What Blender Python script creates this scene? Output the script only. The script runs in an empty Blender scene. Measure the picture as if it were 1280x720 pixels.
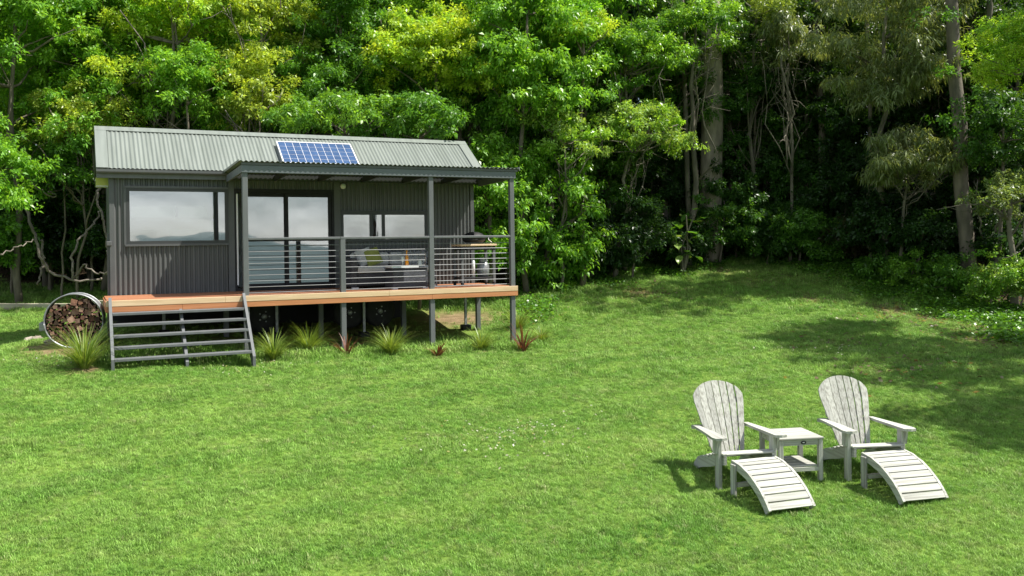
import bpy, math, random
import numpy as np
from mathutils import Matrix, Vector

# ------------------------------------------------------------------ camera, world, sun, exposure
C = bpy.context.scene.collection
SC = bpy.context.scene
TH = 0.4557                      # yaw between the camera axis and the cabin's depth axis
F, CX, CY, ROLL = 1110.7, 640.0, 305.4, 0.0141
CAM = np.array([-2.6218, -15.8178, 1.905])
_r = Vector((math.cos(TH), -math.sin(TH), 0)); _u = Vector((0, 0, 1)); _f = Vector((math.sin(TH), math.cos(TH), 0))
_right = math.cos(ROLL) * _r - math.sin(ROLL) * _u
_up = math.sin(ROLL) * _r + math.cos(ROLL) * _u
cam = bpy.data.cameras.new('camera')
camo = bpy.data.objects.new('camera', cam); C.objects.link(camo)
m = Matrix.Identity(4)
for i in range(3):
    m[i][0] = _right[i]; m[i][1] = _up[i]; m[i][2] = -_f[i]; m[i][3] = CAM[i]
camo.matrix_world = m
cam.sensor_width = 36.0; cam.lens = 36.0 * F / 1280.0
cam.shift_y = -(360.0 - CY) / 1280.0
cam.clip_start = 0.1; cam.clip_end = 6000
SC.camera = camo

SUNV = Vector((1.25, -0.66, 2.25)).normalized()          # direction towards the sun
sun_el = math.asin(SUNV.z); sun_az = math.atan2(SUNV.x, SUNV.y)
W = bpy.data.worlds.new('World'); SC.world = W; W.use_nodes = True
nt = W.node_tree; nt.nodes.clear()
out = nt.nodes.new('ShaderNodeOutputWorld'); bg = nt.nodes.new('ShaderNodeBackground')
sky = nt.nodes.new('ShaderNodeTexSky'); sky.sky_type = 'NISHITA'; sky.sun_disc = False
sky.sun_elevation = sun_el; sky.sun_rotation = sun_az
tc = nt.nodes.new('ShaderNodeTexCoord'); mp = nt.nodes.new('ShaderNodeMapping'); mp.inputs['Scale'].default_value = (1.6, 1.6, 4.0)
cn = nt.nodes.new('ShaderNodeTexNoise'); cn.inputs['Scale'].default_value = 1.6; cn.inputs['Detail'].default_value = 6; cn.inputs['Distortion'].default_value = .4
cr = nt.nodes.new('ShaderNodeValToRGB'); cr.color_ramp.elements[0].position = .36; cr.color_ramp.elements[1].position = .70
mx = nt.nodes.new('ShaderNodeMixRGB'); mx.inputs['Color2'].default_value = (8.2, 8.4, 8.7, 1)
nt.links.new(tc.outputs['Generated'], mp.inputs['Vector']); nt.links.new(mp.outputs['Vector'], cn.inputs['Vector'])
nt.links.new(cn.outputs['Fac'], cr.inputs['Fac']); nt.links.new(cr.outputs['Color'], mx.inputs['Fac'])
c2n = nt.nodes.new('ShaderNodeTexNoise'); c2n.inputs['Scale'].default_value = 6.5; c2n.inputs['Detail'].default_value = 7
c2r = nt.nodes.new('ShaderNodeValToRGB'); c2r.color_ramp.elements[0].position = .40; c2r.color_ramp.elements[0].color = (4.2, 4.5, 4.9, 1); c2r.color_ramp.elements[1].position = .60; c2r.color_ramp.elements[1].color = (9.6, 9.7, 9.8, 1)
nt.links.new(mp.outputs['Vector'], c2n.inputs['Vector']); nt.links.new(c2n.outputs['Fac'], c2r.inputs['Fac']); nt.links.new(c2r.outputs['Color'], mx.inputs['Color2'])
nt.links.new(sky.outputs['Color'], mx.inputs['Color1']); nt.links.new(mx.outputs['Color'], bg.inputs['Color'])
nt.links.new(bg.outputs['Background'], out.inputs['Surface'])
bg.inputs['Strength'].default_value = 0.085
sl = bpy.data.lights.new('sun', 'SUN'); sl.energy = 5.0; sl.angle = math.radians(0.55); sl.color = (1.0, 0.955, 0.88)
so = bpy.data.objects.new('sun', sl); C.objects.link(so)
so.rotation_euler = SUNV.to_track_quat('Z', 'Y').to_euler(); so.location = (20, -10, 40)
SC.view_settings.view_transform = 'Standard'; SC.view_settings.look = 'None'
SC.view_settings.gamma = 1.0; SC.view_settings.exposure = 0.82
try: SC.view_settings.use_curve_mapping = False
except Exception: pass

# ------------------------------------------------------------------ pixel helpers (give directions only)
def ray(x, y):
    a = (x - CX) / F; b = (CY - y) / F
    xx = math.cos(ROLL) * a + math.sin(ROLL) * b; zz = -math.sin(ROLL) * a + math.cos(ROLL) * b
    return np.array([xx * math.cos(TH) + math.sin(TH), -xx * math.sin(TH) + math.cos(TH), zz])
def at(x, y, t): return CAM + ray(x, y) * t                    # point at depth t along the camera axis
def onY(x, y, Y): r = ray(x, y); return CAM + r * ((Y - CAM[1]) / r[1])
def onZ(x, y, Z): r = ray(x, y); return CAM + r * ((Z - CAM[2]) / r[2])

# ------------------------------------------------------------------ terrain
ctrl = [(5.06, 0, -.06), (3.41, 0, -.04), (1.7, 0, .0), (-2.18, -.95, .07), (0, -.95, -.02), (4.42, -8.8, -.63), (.43, -9.5, -.71),
        (-2.7, 1.1, .30), (-2.7, 2.2, .34), (-3.2, 7.9, .73), (-2.6, -16, -1.15), (-10, -16, -1.1), (6, -16, -1.1), (14, -16, -1.0),
        (2, 6, .55), (-1, 5.0, .5), (2, 2.6, .12), (-12, 2, .4), (-14, -6, -.35)]
for px, py, t in [(0, 356, 24), (660, 356, 24), (740, 331, 27), (860, 317, 29), (960, 307, 30), (1090, 338, 25), (1200, 371, 22), (1280, 394, 20),
                  (1280, 560, 10.5), (0, 430, 17), (0, 560, 10.1), (800, 420, 18), (900, 470, 14), (1150, 450, 15), (760, 375, 22), (900, 370, 22.5)]:
    ctrl.append(tuple(at(px, py, t)))
for a in range(-50, 56, 15):                                   # rising ground inside the wood
    d = math.radians(a) + TH
    for R, z in ((40, 4.2), (52, 6.5)):
        ctrl.append((CAM[0] + R * math.sin(d), CAM[1] + R * math.cos(d), z))
for a in (110, 150, 180, 210, 250):
    d = math.radians(a) + TH
    ctrl.append((CAM[0] + 30 * math.sin(d), CAM[1] + 30 * math.cos(d), -1.6))
ctrl = np.array(ctrl)
def _tps(r2): return np.where(r2 > 1e-12, .5 * r2 * np.log(np.maximum(r2, 1e-12)), 0.)
_n = len(ctrl); _A = np.zeros((_n + 3, _n + 3))
_A[:_n, :_n] = _tps(((ctrl[:, None, :2] - ctrl[None, :, :2]) ** 2).sum(-1)) + .04 * np.eye(_n)
_A[:_n, _n] = 1; _A[:_n, _n + 1:] = ctrl[:, :2]; _A[_n:, :_n] = _A[:_n, _n:].T
_w = np.linalg.solve(_A, np.concatenate([ctrl[:, 2], np.zeros(3)]))
def gz(x, y):
    x = np.asarray(x, float); y = np.asarray(y, float); sh = x.shape; x = x.ravel(); y = y.ravel()
    o = np.empty(len(x))
    for i in range(0, len(x), 40000):
        q = np.stack([x[i:i + 40000], y[i:i + 40000]], 1)
        v = _tps(((q[:, None] - ctrl[None, :, :2]) ** 2).sum(-1)) @ _w[:_n] + _w[_n] + q @ _w[_n + 1:]
        d = np.hypot(q[:, 0] - CAM[0], q[:, 1] - CAM[1]); k = np.clip((d - 45) / 30, 0, 1); k = k * k * (3 - 2 * k)
        ang = np.arctan2(q[:, 0] - CAM[0], q[:, 1] - CAM[1]) - TH
        far = np.where(np.cos(ang) > 0, 7.0, np.maximum(-1.8 - (d - 45) * .16, -55)) * np.clip(np.abs(np.cos(ang)) * 1.5, 0, 1)
        o[i:i + 40000] = v * (1 - k) + far * k
    return o.reshape(sh)
def g1(x, y): return float(gz([x], [y])[0])

# ------------------------------------------------------------------ materials
MATS = {}
def newmat(name):
    mm = bpy.data.materials.new(name); mm.use_nodes = True
    t = mm.node_tree; b = t.nodes['Principled BSDF']; MATS[name] = mm
    return mm, t, b
def mat(name, c1, c2=None, scale=8., rough=.6, bump=0., bscale=None, metal=0., stretch=(1, 1, 1), detail=6, spec=.5, lo=.35, hi=.65, rvar=0.):
    mm, t, b = newmat(name); c2 = c2 or tuple(c * .75 for c in c1)
    tc = t.nodes.new('ShaderNodeTexCoord'); mp = t.nodes.new('ShaderNodeMapping'); mp.inputs['Scale'].default_value = stretch
    nz = t.nodes.new('ShaderNodeTexNoise'); nz.inputs['Scale'].default_value = scale; nz.inputs['Detail'].default_value = detail
    rp = t.nodes.new('ShaderNodeValToRGB')
    rp.color_ramp.elements[0].position = lo; rp.color_ramp.elements[0].color = (*c1, 1)
    rp.color_ramp.elements[1].position = hi; rp.color_ramp.elements[1].color = (*c2, 1)
    L = t.links.new
    L(tc.outputs['Object'], mp.inputs['Vector']); L(mp.outputs['Vector'], nz.inputs['Vector']); L(nz.outputs['Fac'], rp.inputs['Fac'])
    if rvar:
        oi = t.nodes.new('ShaderNodeObjectInfo'); hs = t.nodes.new('ShaderNodeHueSaturation')
        mr = t.nodes.new('ShaderNodeMapRange'); mr.inputs['To Min'].default_value = 1 - rvar; mr.inputs['To Max'].default_value = 1 + rvar
        L(oi.outputs['Random'], mr.inputs['Value']); L(mr.outputs['Result'], hs.inputs['Value']); L(rp.outputs['Color'], hs.inputs['Color'])
        L(hs.outputs['Color'], b.inputs['Base Color'])
    else: L(rp.outputs['Color'], b.inputs['Base Color'])
    b.inputs['Roughness'].default_value = rough; b.inputs['Metallic'].default_value = metal
    b.inputs['Specular IOR Level'].default_value = spec
    if bump:
        n2 = t.nodes.new('ShaderNodeTexNoise'); n2.inputs['Scale'].default_value = bscale or scale * 4; n2.inputs['Detail'].default_value = 5
        bp = t.nodes.new('ShaderNodeBump'); bp.inputs['Strength'].default_value = bump; bp.inputs['Distance'].default_value = .02
        L(mp.outputs['Vector'], n2.inputs['Vector']); L(n2.outputs['Fac'], bp.inputs['Height']); L(bp.outputs['Normal'], b.inputs['Normal'])
    return mm
mat('cladding', (.122, .127, .125), (.095, .10, .098), 1.6, rough=.42, spec=.4, stretch=(4, 4, .35), detail=8)
mat('trim', (.105, .110, .110), (.088, .093, .093), 3, rough=.5, spec=.4)
mat('dark_trim', (.045, .047, .048), (.038, .04, .04), 3, rough=.45)
mat('roofing', (.205, .23, .205), (.16, .182, .16), 2.0, rough=.42, spec=.45, stretch=(5, .35, .35), detail=8)
mat('post_paint', (.142, .15, .152), (.118, .125, .127), 2.5, rough=.55, spec=.35, stretch=(4, 4, 1))
mat('beam_paint', (.135, .152, .162), (.108, .123, .131), 2.5, rough=.55, stretch=(.6, 4, 4))
mat('steel_rod', (.17, .175, .18), (.14, .145, .15), 5, rough=.45, metal=.3)
mat('pale_timber', (.72, .53, .33), (.60, .42, .24), 5, rough=.6, stretch=(.35, 6, 6), bump=.08)
mat('red_timber', (.55, .235, .10), (.45, .18, .07), 5, rough=.55, stretch=(.35, 6, 6), bump=.08)
mat('deck_timber', (.40, .17, .08), (.30, .115, .05), 5, rough=.5, stretch=(.35, 6, 6), bump=.08, rvar=.18)
mat('white_metal', (.75, .75, .75), (.7, .7, .7), 4, rough=.35)
mat('interior_wall', (.72, .73, .73), (.68, .69, .7), 2, rough=.8)
mat('interior_floor', (.25, .17, .1), (.2, .13, .08), 6, rough=.6)
mat('linen', (.75, .75, .77), (.65, .66, .68), 6, rough=.9, bump=.3)
mat('eave_panel', (.42, .45, .10), (.36, .39, .08), 3, rough=.6)
mat('black_metal', (.016, .016, .017), (.022, .022, .024), 8, rough=.6, spec=.25)
mat('rubber', (.018, .018, .018), (.024, .024, .024), 12, rough=.8)
mat('galvanised', (.36, .37, .37), (.22, .23, .24), 14, rough=.45, metal=.6)
mat('wicker', (.045, .045, .048), (.075, .075, .08), 40, rough=.6, stretch=(1, 1, 3), bump=.5)
mat('wicker_grey', (.085, .092, .11), (.04, .045, .055), 30, rough=.6, stretch=(.6, .6, 4), bump=.6)
mat('cushion_grey', (.55, .54, .51), (.48, .47, .44), 12, rough=.95, bump=.15)
mat('cushion_green', (.30, .32, .08), (.25, .27, .06), 12, rough=.95, bump=.15)
mat('white_ceramic', (.8, .8, .8), (.76, .76, .76), 4, rough=.25)
mat('orange_glass', (.75, .30, .02), (.7, .25, .02), 4, rough=.1)
mat('clear_glassware', (.55, .58, .55), (.5, .53, .5), 4, rough=.08)
for wmn, wms in (('weathered_x', (.45, 14, 14)), ('weathered_y', (14, .45, 14)), ('weathered_z', (14, 14, .45))):
    mat(wmn, (.25, .245, .21), (.42, .425, .375), 3.0, rough=.8, stretch=wms, bump=.25, bscale=6, rvar=.12, lo=.34, hi=.56, detail=10)
mat('bark_grey', (.22, .185, .14), (.10, .088, .066), 5, rough=.9, bump=.7, bscale=18, stretch=(1, 1, .35))
mat('bark_tall', (.42, .36, .28), (.22, .19, .145), 5, rough=.9, bump=.8, bscale=20, stretch=(1, 1, .35))
mat('bark_pale', (.21, .19, .14), (.10, .09, .065), 5, rough=.9, bump=.6, bscale=16, stretch=(1, 1, .35))
mat('liana', (.24, .21, .17), (.13, .11, .09), 9, rough=.9, bump=.4)
mat('split_wood', (.20, .095, .055), (.09, .045, .03), 7, rough=.85, bump=.5, rvar=.5)
mat('log_end', (.34, .22, .15), (.22, .12, .08), 9, rough=.85, bump=.4, rvar=.5)
mat('sleeper', (.46, .42, .32), (.34, .30, .22), 4, rough=.85, bump=.4, stretch=(.4, 4, 4))
mat('litter', (.19, .125, .075), (.11, .075, .045), 14, rough=.9)
mat('rock', (.36, .31, .25), (.22, .18, .14), 5, rough=.9, bump=.6)
mat('solar_cell', (.028, .075, .18), (.022, .06, .15), 9, rough=.3, spec=.6, rvar=.12)
mat('hill', (.07, .10, .10), (.05, .08, .085), .02, rough=1.)

def leafmat(name, trans=.42, rough=.36, tint=(1.5, 1.35, .55)):
    mm, t, b = newmat(name); L = t.links.new
    a = t.nodes.new('ShaderNodeAttribute'); a.attribute_name = 'Col'
    ob = t.nodes.new('ShaderNodeObjectInfo'); tm = t.nodes.new('ShaderNodeMixRGB'); tm.blend_type = 'MULTIPLY'; tm.inputs['Fac'].default_value = 1; L(a.outputs['Color'], tm.inputs['Color1']); L(ob.outputs['Color'], tm.inputs['Color2'])
    L(tm.outputs['Color'], b.inputs['Base Color']); b.inputs['Roughness'].default_value = rough; b.inputs['Specular IOR Level'].default_value = .45
    tr = t.nodes.new('ShaderNodeBsdfTranslucent'); mu = t.nodes.new('ShaderNodeMixRGB'); mu.blend_type = 'MULTIPLY'; mu.inputs['Fac'].default_value = 1
    mu.inputs['Color2'].default_value = (*tint, 1); L(tm.outputs['Color'], mu.inputs['Color1']); L(mu.outputs['Color'], tr.inputs['Color'])
    ms = t.nodes.new('ShaderNodeMixShader'); ms.inputs['Fac'].default_value = trans
    L(b.outputs['BSDF'], ms.inputs[1]); L(tr.outputs['BSDF'], ms.inputs[2])
    L(ms.outputs['Shader'], t.nodes['Material Output'].inputs['Surface'])
leafmat('leaf'); leafmat('strap_leaf', .3, .4)

def glassmat(name, refl, tint=(.8, .85, .85)):
    mm, t, b = newmat(name); L = t.links.new
    g = t.nodes.new('ShaderNodeBsdfGlossy'); g.inputs['Roughness'].default_value = .015; g.inputs['Color'].default_value = (.95, .97, .98, 1)
    tr = t.nodes.new('ShaderNodeBsdfTransparent'); tr.inputs['Color'].default_value = (*tint, 1)
    fr = t.nodes.new('ShaderNodeFresnel'); fr.inputs['IOR'].default_value = 1.5
    ad = t.nodes.new('ShaderNodeMath'); ad.operation = 'ADD'; ad.inputs[1].default_value = refl; ad.use_clamp = True
    ms = t.nodes.new('ShaderNodeMixShader')
    nz = t.nodes.new('ShaderNodeTexNoise'); nz.inputs['Scale'].default_value = 1.3
    bp = t.nodes.new('ShaderNodeBump'); bp.inputs['Strength'].default_value = .04; bp.inputs['Distance'].default_value = .05
    L(nz.outputs['Fac'], bp.inputs['Height']); L(bp.outputs['Normal'], g.inputs['Normal'])
    L(fr.outputs['Fac'], ad.inputs[0]); L(ad.outputs['Value'], ms.inputs['Fac']); L(tr.outputs['BSDF'], ms.inputs[1]); L(g.outputs['BSDF'], ms.inputs[2])
    L(ms.outputs['Shader'], t.nodes['Material Output'].inputs['Surface'])
def frosted():
    mm, t, b = newmat('frosted_glass'); tr = t.nodes.new('ShaderNodeBsdfTranslucent'); tr.inputs['Color'].default_value = (.86, .9, .92, 1)
    ms = t.nodes.new('ShaderNodeMixShader'); ms.inputs['Fac'].default_value = .75; b.inputs['Base Color'].default_value = (.8, .83, .85, 1); b.inputs['Roughness'].default_value = .5
    t.links.new(b.outputs['BSDF'], ms.inputs[1]); t.links.new(tr.outputs['BSDF'], ms.inputs[2]); t.links.new(ms.outputs['Shader'], t.nodes['Material Output'].inputs['Surface'])
frosted()
glassmat('coated_glass', .34)

def grassmat():
    mm, t, b = newmat('grass_blade'); L = t.links.new
    ge = t.nodes.new('ShaderNodeNewGeometry'); oi = t.nodes.new('ShaderNodeObjectInfo')
    def noise(sc, det, mp_scale=(1, 1, 1)):
        mp = t.nodes.new('ShaderNodeMapping'); mp.inputs['Scale'].default_value = mp_scale
        n = t.nodes.new('ShaderNodeTexNoise'); n.inputs['Scale'].default_value = sc; n.inputs['Detail'].default_value = det
        L(ge.outputs['Position'], mp.inputs['Vector']); L(mp.outputs['Vector'], n.inputs['Vector']); return n
    n1 = noise(.7, 6, (.55, 2.4, 1)); n2 = noise(3.1, 3)
    r1 = t.nodes.new('ShaderNodeValToRGB'); e = r1.color_ramp.elements
    e[0].position = .30; e[0].color = (.155, .32, .048, 1); e[1].position = .70; e[1].color = (.285, .45, .09, 1)
    m1 = t.nodes.new('ShaderNodeMixRGB'); m1.inputs['Color2'].default_value = (.40, .44, .15, 1)
    r2 = t.nodes.new('ShaderNodeMapRange'); r2.inputs['From Min'].default_value = .52; r2.inputs['From Max'].default_value = .75; r2.inputs['To Max'].default_value = .45
    L(n1.outputs['Fac'], r1.inputs['Fac']); L(n2.outputs['Fac'], r2.inputs['Value']); L(r1.outputs['Color'], m1.inputs['Color1']); L(r2.outputs['Result'], m1.inputs['Fac'])
    hs = t.nodes.new('ShaderNodeHueSaturation'); mr = t.nodes.new('ShaderNodeMapRange'); mr.inputs['To Min'].default_value = .55; mr.inputs['To Max'].default_value = 1.45
    L(oi.outputs['Random'], mr.inputs['Value']); L(mr.outputs['Result'], hs.inputs['Value']); L(m1.outputs['Color'], hs.inputs['Color'])
    wn = t.nodes.new('ShaderNodeMath'); wn.operation = 'MULTIPLY'; wn.inputs[1].default_value = 7.31
    fr = t.nodes.new('ShaderNodeMath'); fr.operation = 'FRACT'; L(oi.outputs['Random'], wn.inputs[0]); L(wn.outputs[0], fr.inputs[0])
    dry = t.nodes.new('ShaderNodeMapRange'); dry.inputs['From Min'].default_value = .94; dry.inputs['From Max'].default_value = .96; dry.inputs['To Max'].default_value = .55
    md = t.nodes.new('ShaderNodeMixRGB'); md.inputs['Color2'].default_value = (.42, .40, .20, 1)
    L(fr.outputs[0], dry.inputs['Value']); L(dry.outputs['Result'], md.inputs['Fac']); L(hs.outputs['Color'], md.inputs['Color1'])
    L(md.outputs['Color'], b.inputs['Base Color']); b.inputs['Roughness'].default_value = .5; b.inputs['Specular IOR Level'].default_value = .3
    tr = t.nodes.new('ShaderNodeBsdfTranslucent'); L(md.outputs['Color'], tr.inputs['Color'])
    ms = t.nodes.new('ShaderNodeMixShader'); ms.inputs['Fac'].default_value = .3
    L(b.outputs['BSDF'], ms.inputs[1]); L(tr.outputs['BSDF'], ms.inputs[2]); L(ms.outputs['Shader'], t.nodes['Material Output'].inputs['Surface'])
grassmat()

def groundmat():
    mm, t, b = newmat('ground'); L = t.links.new
    a = t.nodes.new('ShaderNodeAttribute'); a.attribute_name = 'mask'          # R forest litter, G bare soil
    sp = t.nodes.new('ShaderNodeSeparateColor'); L(a.outputs['Color'], sp.inputs['Color'])
    ge = t.nodes.new('ShaderNodeNewGeometry')
    def ramp(sc, c1, c2, det=6):
        n = t.nodes.new('ShaderNodeTexNoise'); n.inputs['Scale'].default_value = sc; n.inputs['Detail'].default_value = det
        r = t.nodes.new('ShaderNodeValToRGB'); r.color_ramp.elements[0].position = .35; r.color_ramp.elements[1].position = .65
        r.color_ramp.elements[0].color = (*c1, 1); r.color_ramp.elements[1].color = (*c2, 1)
        L(ge.outputs['Position'], n.inputs['Vector']); L(n.outputs['Fac'], r.inputs['Fac']); return r, n
    gr, n0 = ramp(2.2, (.10, .18, .025), (.15, .23, .04)); li, n1 = ramp(7, (.035, .027, .016), (.075, .052, .03)); soil, n2 = ramp(5, (.27, .175, .115), (.15, .09, .06))
    m1 = t.nodes.new('ShaderNodeMixRGB'); m2 = t.nodes.new('ShaderNodeMixRGB')
    L(sp.outputs['Red'], m1.inputs['Fac']); L(gr.outputs['Color'], m1.inputs['Color1']); L(li.outputs['Color'], m1.inputs['Color2'])
    L(sp.outputs['Green'], m2.inputs['Fac']); L(m1.outputs['Color'], m2.inputs['Color1']); L(soil.outputs['Color'], m2.inputs['Color2'])
    m3 = t.nodes.new('ShaderNodeMixRGB'); m3.inputs['Color2'].default_value = (.045, .065, .05, 1); L(sp.outputs['Blue'], m3.inputs['Fac']); L(m2.outputs['Color'], m3.inputs['Color1'])
    L(m3.outputs['Color'], b.inputs['Base Color']); b.inputs['Roughness'].default_value = .95; b.inputs['Specular IOR Level'].default_value = .1
    nb = t.nodes.new('ShaderNodeTexNoise'); nb.inputs['Scale'].default_value = 25; nb.inputs['Detail'].default_value = 4; L(ge.outputs['Position'], nb.inputs['Vector'])
    bp = t.nodes.new('ShaderNodeBump'); bp.inputs['Strength'].default_value = .6; bp.inputs['Distance'].default_value = .04
    L(nb.outputs['Fac'], bp.inputs['Height']); L(bp.outputs['Normal'], b.inputs['Normal'])
groundmat()

# ------------------------------------------------------------------ object helpers
def link(name, mesh, material, parent=None):
    o = bpy.data.objects.new(name, mesh); C.objects.link(o)
    if material: mesh.materials.append(MATS[material])
    if parent is not None: o.parent = parent
    return o
def tag(o, label, cat, group=None):
    o['label'] = label; o['category'] = cat
    if group: o['group'] = group
    return o
def thing(name, label, cat, loc=(0, 0, 0), rz=0., group=None):
    o = bpy.data.objects.new(name, None); C.objects.link(o); o.location = loc; o.rotation_euler = (0, 0, rz); o.empty_display_size = .2
    return tag(o, label, cat, group)
def copy_tree(o, parent=None):
    c = o.copy(); C.objects.link(c); c.parent = parent
    for ch in list(o.children): copy_tree(ch, c)
    return c
class MB:
    def __init__(s): s.v = []; s.f = []
    def add(s, vs, fs):
        n = len(s.v); s.v += [tuple(map(float, p)) for p in vs]; s.f += [tuple(n + i for i in f) for f in fs]; return s
    def box(s, x0, x1, y0, y1, z0, z1, bev=0.):
        if bev:
            b = min(bev, .45 * min(x1 - x0, y1 - y0, z1 - z0)); vs = []; fs = []
            # chamfered box: three rings of vertices per axis corner
            for sx in (0, 1):
                for sy in (0, 1):
                    for sz in (0, 1):
                        X = x1 if sx else x0; Y = y1 if sy else y0; Z = z1 if sz else z0
                        dx = -b if sx else b; dy = -b if sy else b; dz = -b if sz else b
                        vs += [(X, Y + dy, Z + dz), (X + dx, Y, Z + dz), (X + dx, Y + dy, Z)]
            I = lambda a, b_, c, k: (a * 4 + b_ * 2 + c) * 3 + k
            fs += [(I(0,0,0,0), I(0,0,1,0), I(0,1,1,0), I(0,1,0,0)), (I(1,0,0,0), I(1,1,0,0), I(1,1,1,0), I(1,0,1,0)),
                   (I(0,0,0,1), I(1,0,0,1), I(1,0,1,1), I(0,0,1,1)), (I(0,1,0,1), I(0,1,1,1), I(1,1,1,1), I(1,1,0,1)),
                   (I(0,0,0,2), I(0,1,0,2), I(1,1,0,2), I(1,0,0,2)), (I(0,0,1,2), I(1,0,1,2), I(1,1,1,2), I(0,1,1,2))]
            for a in (0, 1):
                for c in (0, 1):
                    fs += [(I(a,c,0,0), I(a,c,1,0), I(a,c,1,1), I(a,c,0,1)), (I(a,0,c,0), I(a,1,c,0), I(a,1,c,2), I(a,0,c,2)), (I(0,a,c,1), I(1,a,c,1), I(1,a,c,2), I(0,a,c,2))]
                    for d in (0, 1): fs.append((I(a,c,d,0), I(a,c,d,1), I(a,c,d,2)))
            return s.add(vs, fs)
        return s.add([(x0,y0,z0),(x1,y0,z0),(x1,y1,z0),(x0,y1,z0),(x0,y0,z1),(x1,y0,z1),(x1,y1,z1),(x0,y1,z1)],
                     [(0,3,2,1),(4,5,6,7),(0,1,5,4),(1,2,6,5),(2,3,7,6),(3,0,4,7)])
    def prism(s, poly, axis, a, b):                                  # poly in the two other axes, extruded from a to b
        n = len(poly)
        def P(p, w): return {0: (w, p[0], p[1]), 1: (p[0], w, p[1]), 2: (p[0], p[1], w)}[axis]
        vs = [P(p, a) for p in poly] + [P(p, b) for p in poly]
        return s.add(vs, [tuple(range(n))[::-1], tuple(range(n, 2 * n))] + [(i, (i + 1) % n, n + (i + 1) % n, n + i) for i in range(n)])
    def tube(s, pts, rad, n=6, cap=True):
        pts = np.array(pts, float); k = len(pts)
        rad = np.full(k, rad) if np.isscalar(rad) else np.asarray(rad)
        d = np.gradient(pts, axis=0); d /= np.linalg.norm(d, axis=1)[:, None] + 1e-9
        ref = np.array([0, 0, 1.]) if abs(d[:, 2]).mean() < .8 else np.array([1., 0, 0])
        vs = []
        for i in range(k):
            a = np.cross(d[i], ref); a /= np.linalg.norm(a) + 1e-9; b = np.cross(d[i], a)
            for j in range(n):
                w = 2 * math.pi * j / n; vs.append(pts[i] + rad[i] * (a * math.cos(w) + b * math.sin(w)))
        fs = [(i * n + j, i * n + (j + 1) % n, (i + 1) * n + (j + 1) % n, (i + 1) * n + j) for i in range(k - 1) for j in range(n)]
        if cap: fs += [tuple(range(n))[::-1], tuple(range((k - 1) * n, k * n))]
        return s.add(vs, fs)
    def lathe(s, prof, c=(0, 0, 0), n=20):
        vs = []; k = len(prof)
        for r, z in prof:
            for j in range(n):
                w = 2 * math.pi * j / n; vs.append((c[0] + r * math.cos(w), c[1] + r * math.sin(w), c[2] + z))
        return s.add(vs, [(i * n + j, i * n + (j + 1) % n, (i + 1) * n + (j + 1) % n, (i + 1) * n + j) for i in range(k - 1) for j in range(n)] + [tuple(range(n))[::-1], tuple(range((k - 1) * n, k * n))])
    def xf(s, fn): s.v = [tuple(fn(p)) for p in s.v]; return s
    def mesh(s, name, smooth=False):
        me = bpy.data.meshes.new(name); me.from_pydata(s.v, [], s.f); me.update()
        if smooth: me.polygons.foreach_set('use_smooth', [True] * len(me.polygons))
        return me
    def build(s, name, material, parent=None, smooth=False): return link(name, s.mesh(name, smooth), material, parent)

def quads_mesh(name, verts, cols=None):                              # verts (n,4,3) -> one mesh of n quads with leaf colours
    n = len(verts); me = bpy.data.meshes.new(name)
    me.vertices.add(n * 4); me.vertices.foreach_set('co', verts.astype(np.float32).ravel())
    me.loops.add(n * 4); me.loops.foreach_set('vertex_index', np.arange(n * 4, dtype=np.int32))
    me.polygons.add(n); me.polygons.foreach_set('loop_start', np.arange(0, n * 4, 4, dtype=np.int32))
    if cols is not None:
        at_ = me.attributes.new('Col', 'FLOAT_COLOR', 'POINT'); c4 = np.ones((n, 4, 4), np.float32); c4[:, :, :3] = cols[:, None, :]
        at_.data.foreach_set('color', c4.ravel())
    me.update(); me.validate()
    return me

# ------------------------------------------------------------------ forest edge and ground sheet
edge_px = [(-420, 352, 25), (-150, 354, 25), (0, 355, 24), (140, 358, 23.2), (400, 352, 22.8), (600, 356, 23.5), (660, 356, 23.8), (740, 338, 27), (860, 327, 29), (960, 319, 30), (1030, 330, 27.5), (1090, 346, 25),
           (1200, 376, 22), (1280, 396, 20), (1420, 440, 16.5), (1700, 500, 13.0)]
edge = np.array([at(*e)[:2] for e in edge_px])
lawn_poly = np.vstack([edge, [[14, -24], [-18, -24]]])
def inside(px, py, poly):
    r = np.zeros(len(px), bool); n = len(poly); j = n - 1
    for i in range(n):
        xi, yi = poly[i]; xj, yj = poly[j]
        c = ((yi > py) != (yj > py)) & (px < (xj - xi) * (py - yi) / (yj - yi + 1e-12) + xi); r ^= c; j = i
    return r
def edge_dist(px, py):                                               # distance to the forest edge, positive on the lawn side
    d = np.full(len(px), 1e9)
    for i in range(len(edge) - 1):
        a, b = edge[i], edge[i + 1]; ab = b - a; t = np.clip(((px - a[0]) * ab[0] + (py - a[1]) * ab[1]) / (ab @ ab), 0, 1)
        d = np.minimum(d, np.hypot(px - a[0] - t * ab[0], py - a[1] - t * ab[1]))
    return np.where(inside(px, py, lawn_poly), d, -d)
NR = np.random.default_rng(7)
def seat_on(px, py):
    z = -.6
    lo, hi = 3., 40.
    for _ in range(40):
        m_ = (lo + hi) / 2; p = at(px, py, m_)
        if p[2] > g1(p[0], p[1]): lo = m_
        else: hi = m_
    return p[0], p[1], g1(p[0], p[1])
def gp(px, py): return seat_on(px, py)[:2]
SOIL = [(*gp(88, 437), .7, .95), (*gp(50, 434), .55, .85), (*at(575, 392, 20.3)[:2], 1.15, .85), (1.8, 2.6, 2.6, .6), (*gp(108, 462), .3, .9)]
for _px, _py in ((342, 451), (386, 443), (433, 445), (489, 445), (547, 446), (602, 440), (654, 440)): SOIL.append((*gp(_px, _py), .16, .85))
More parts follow.
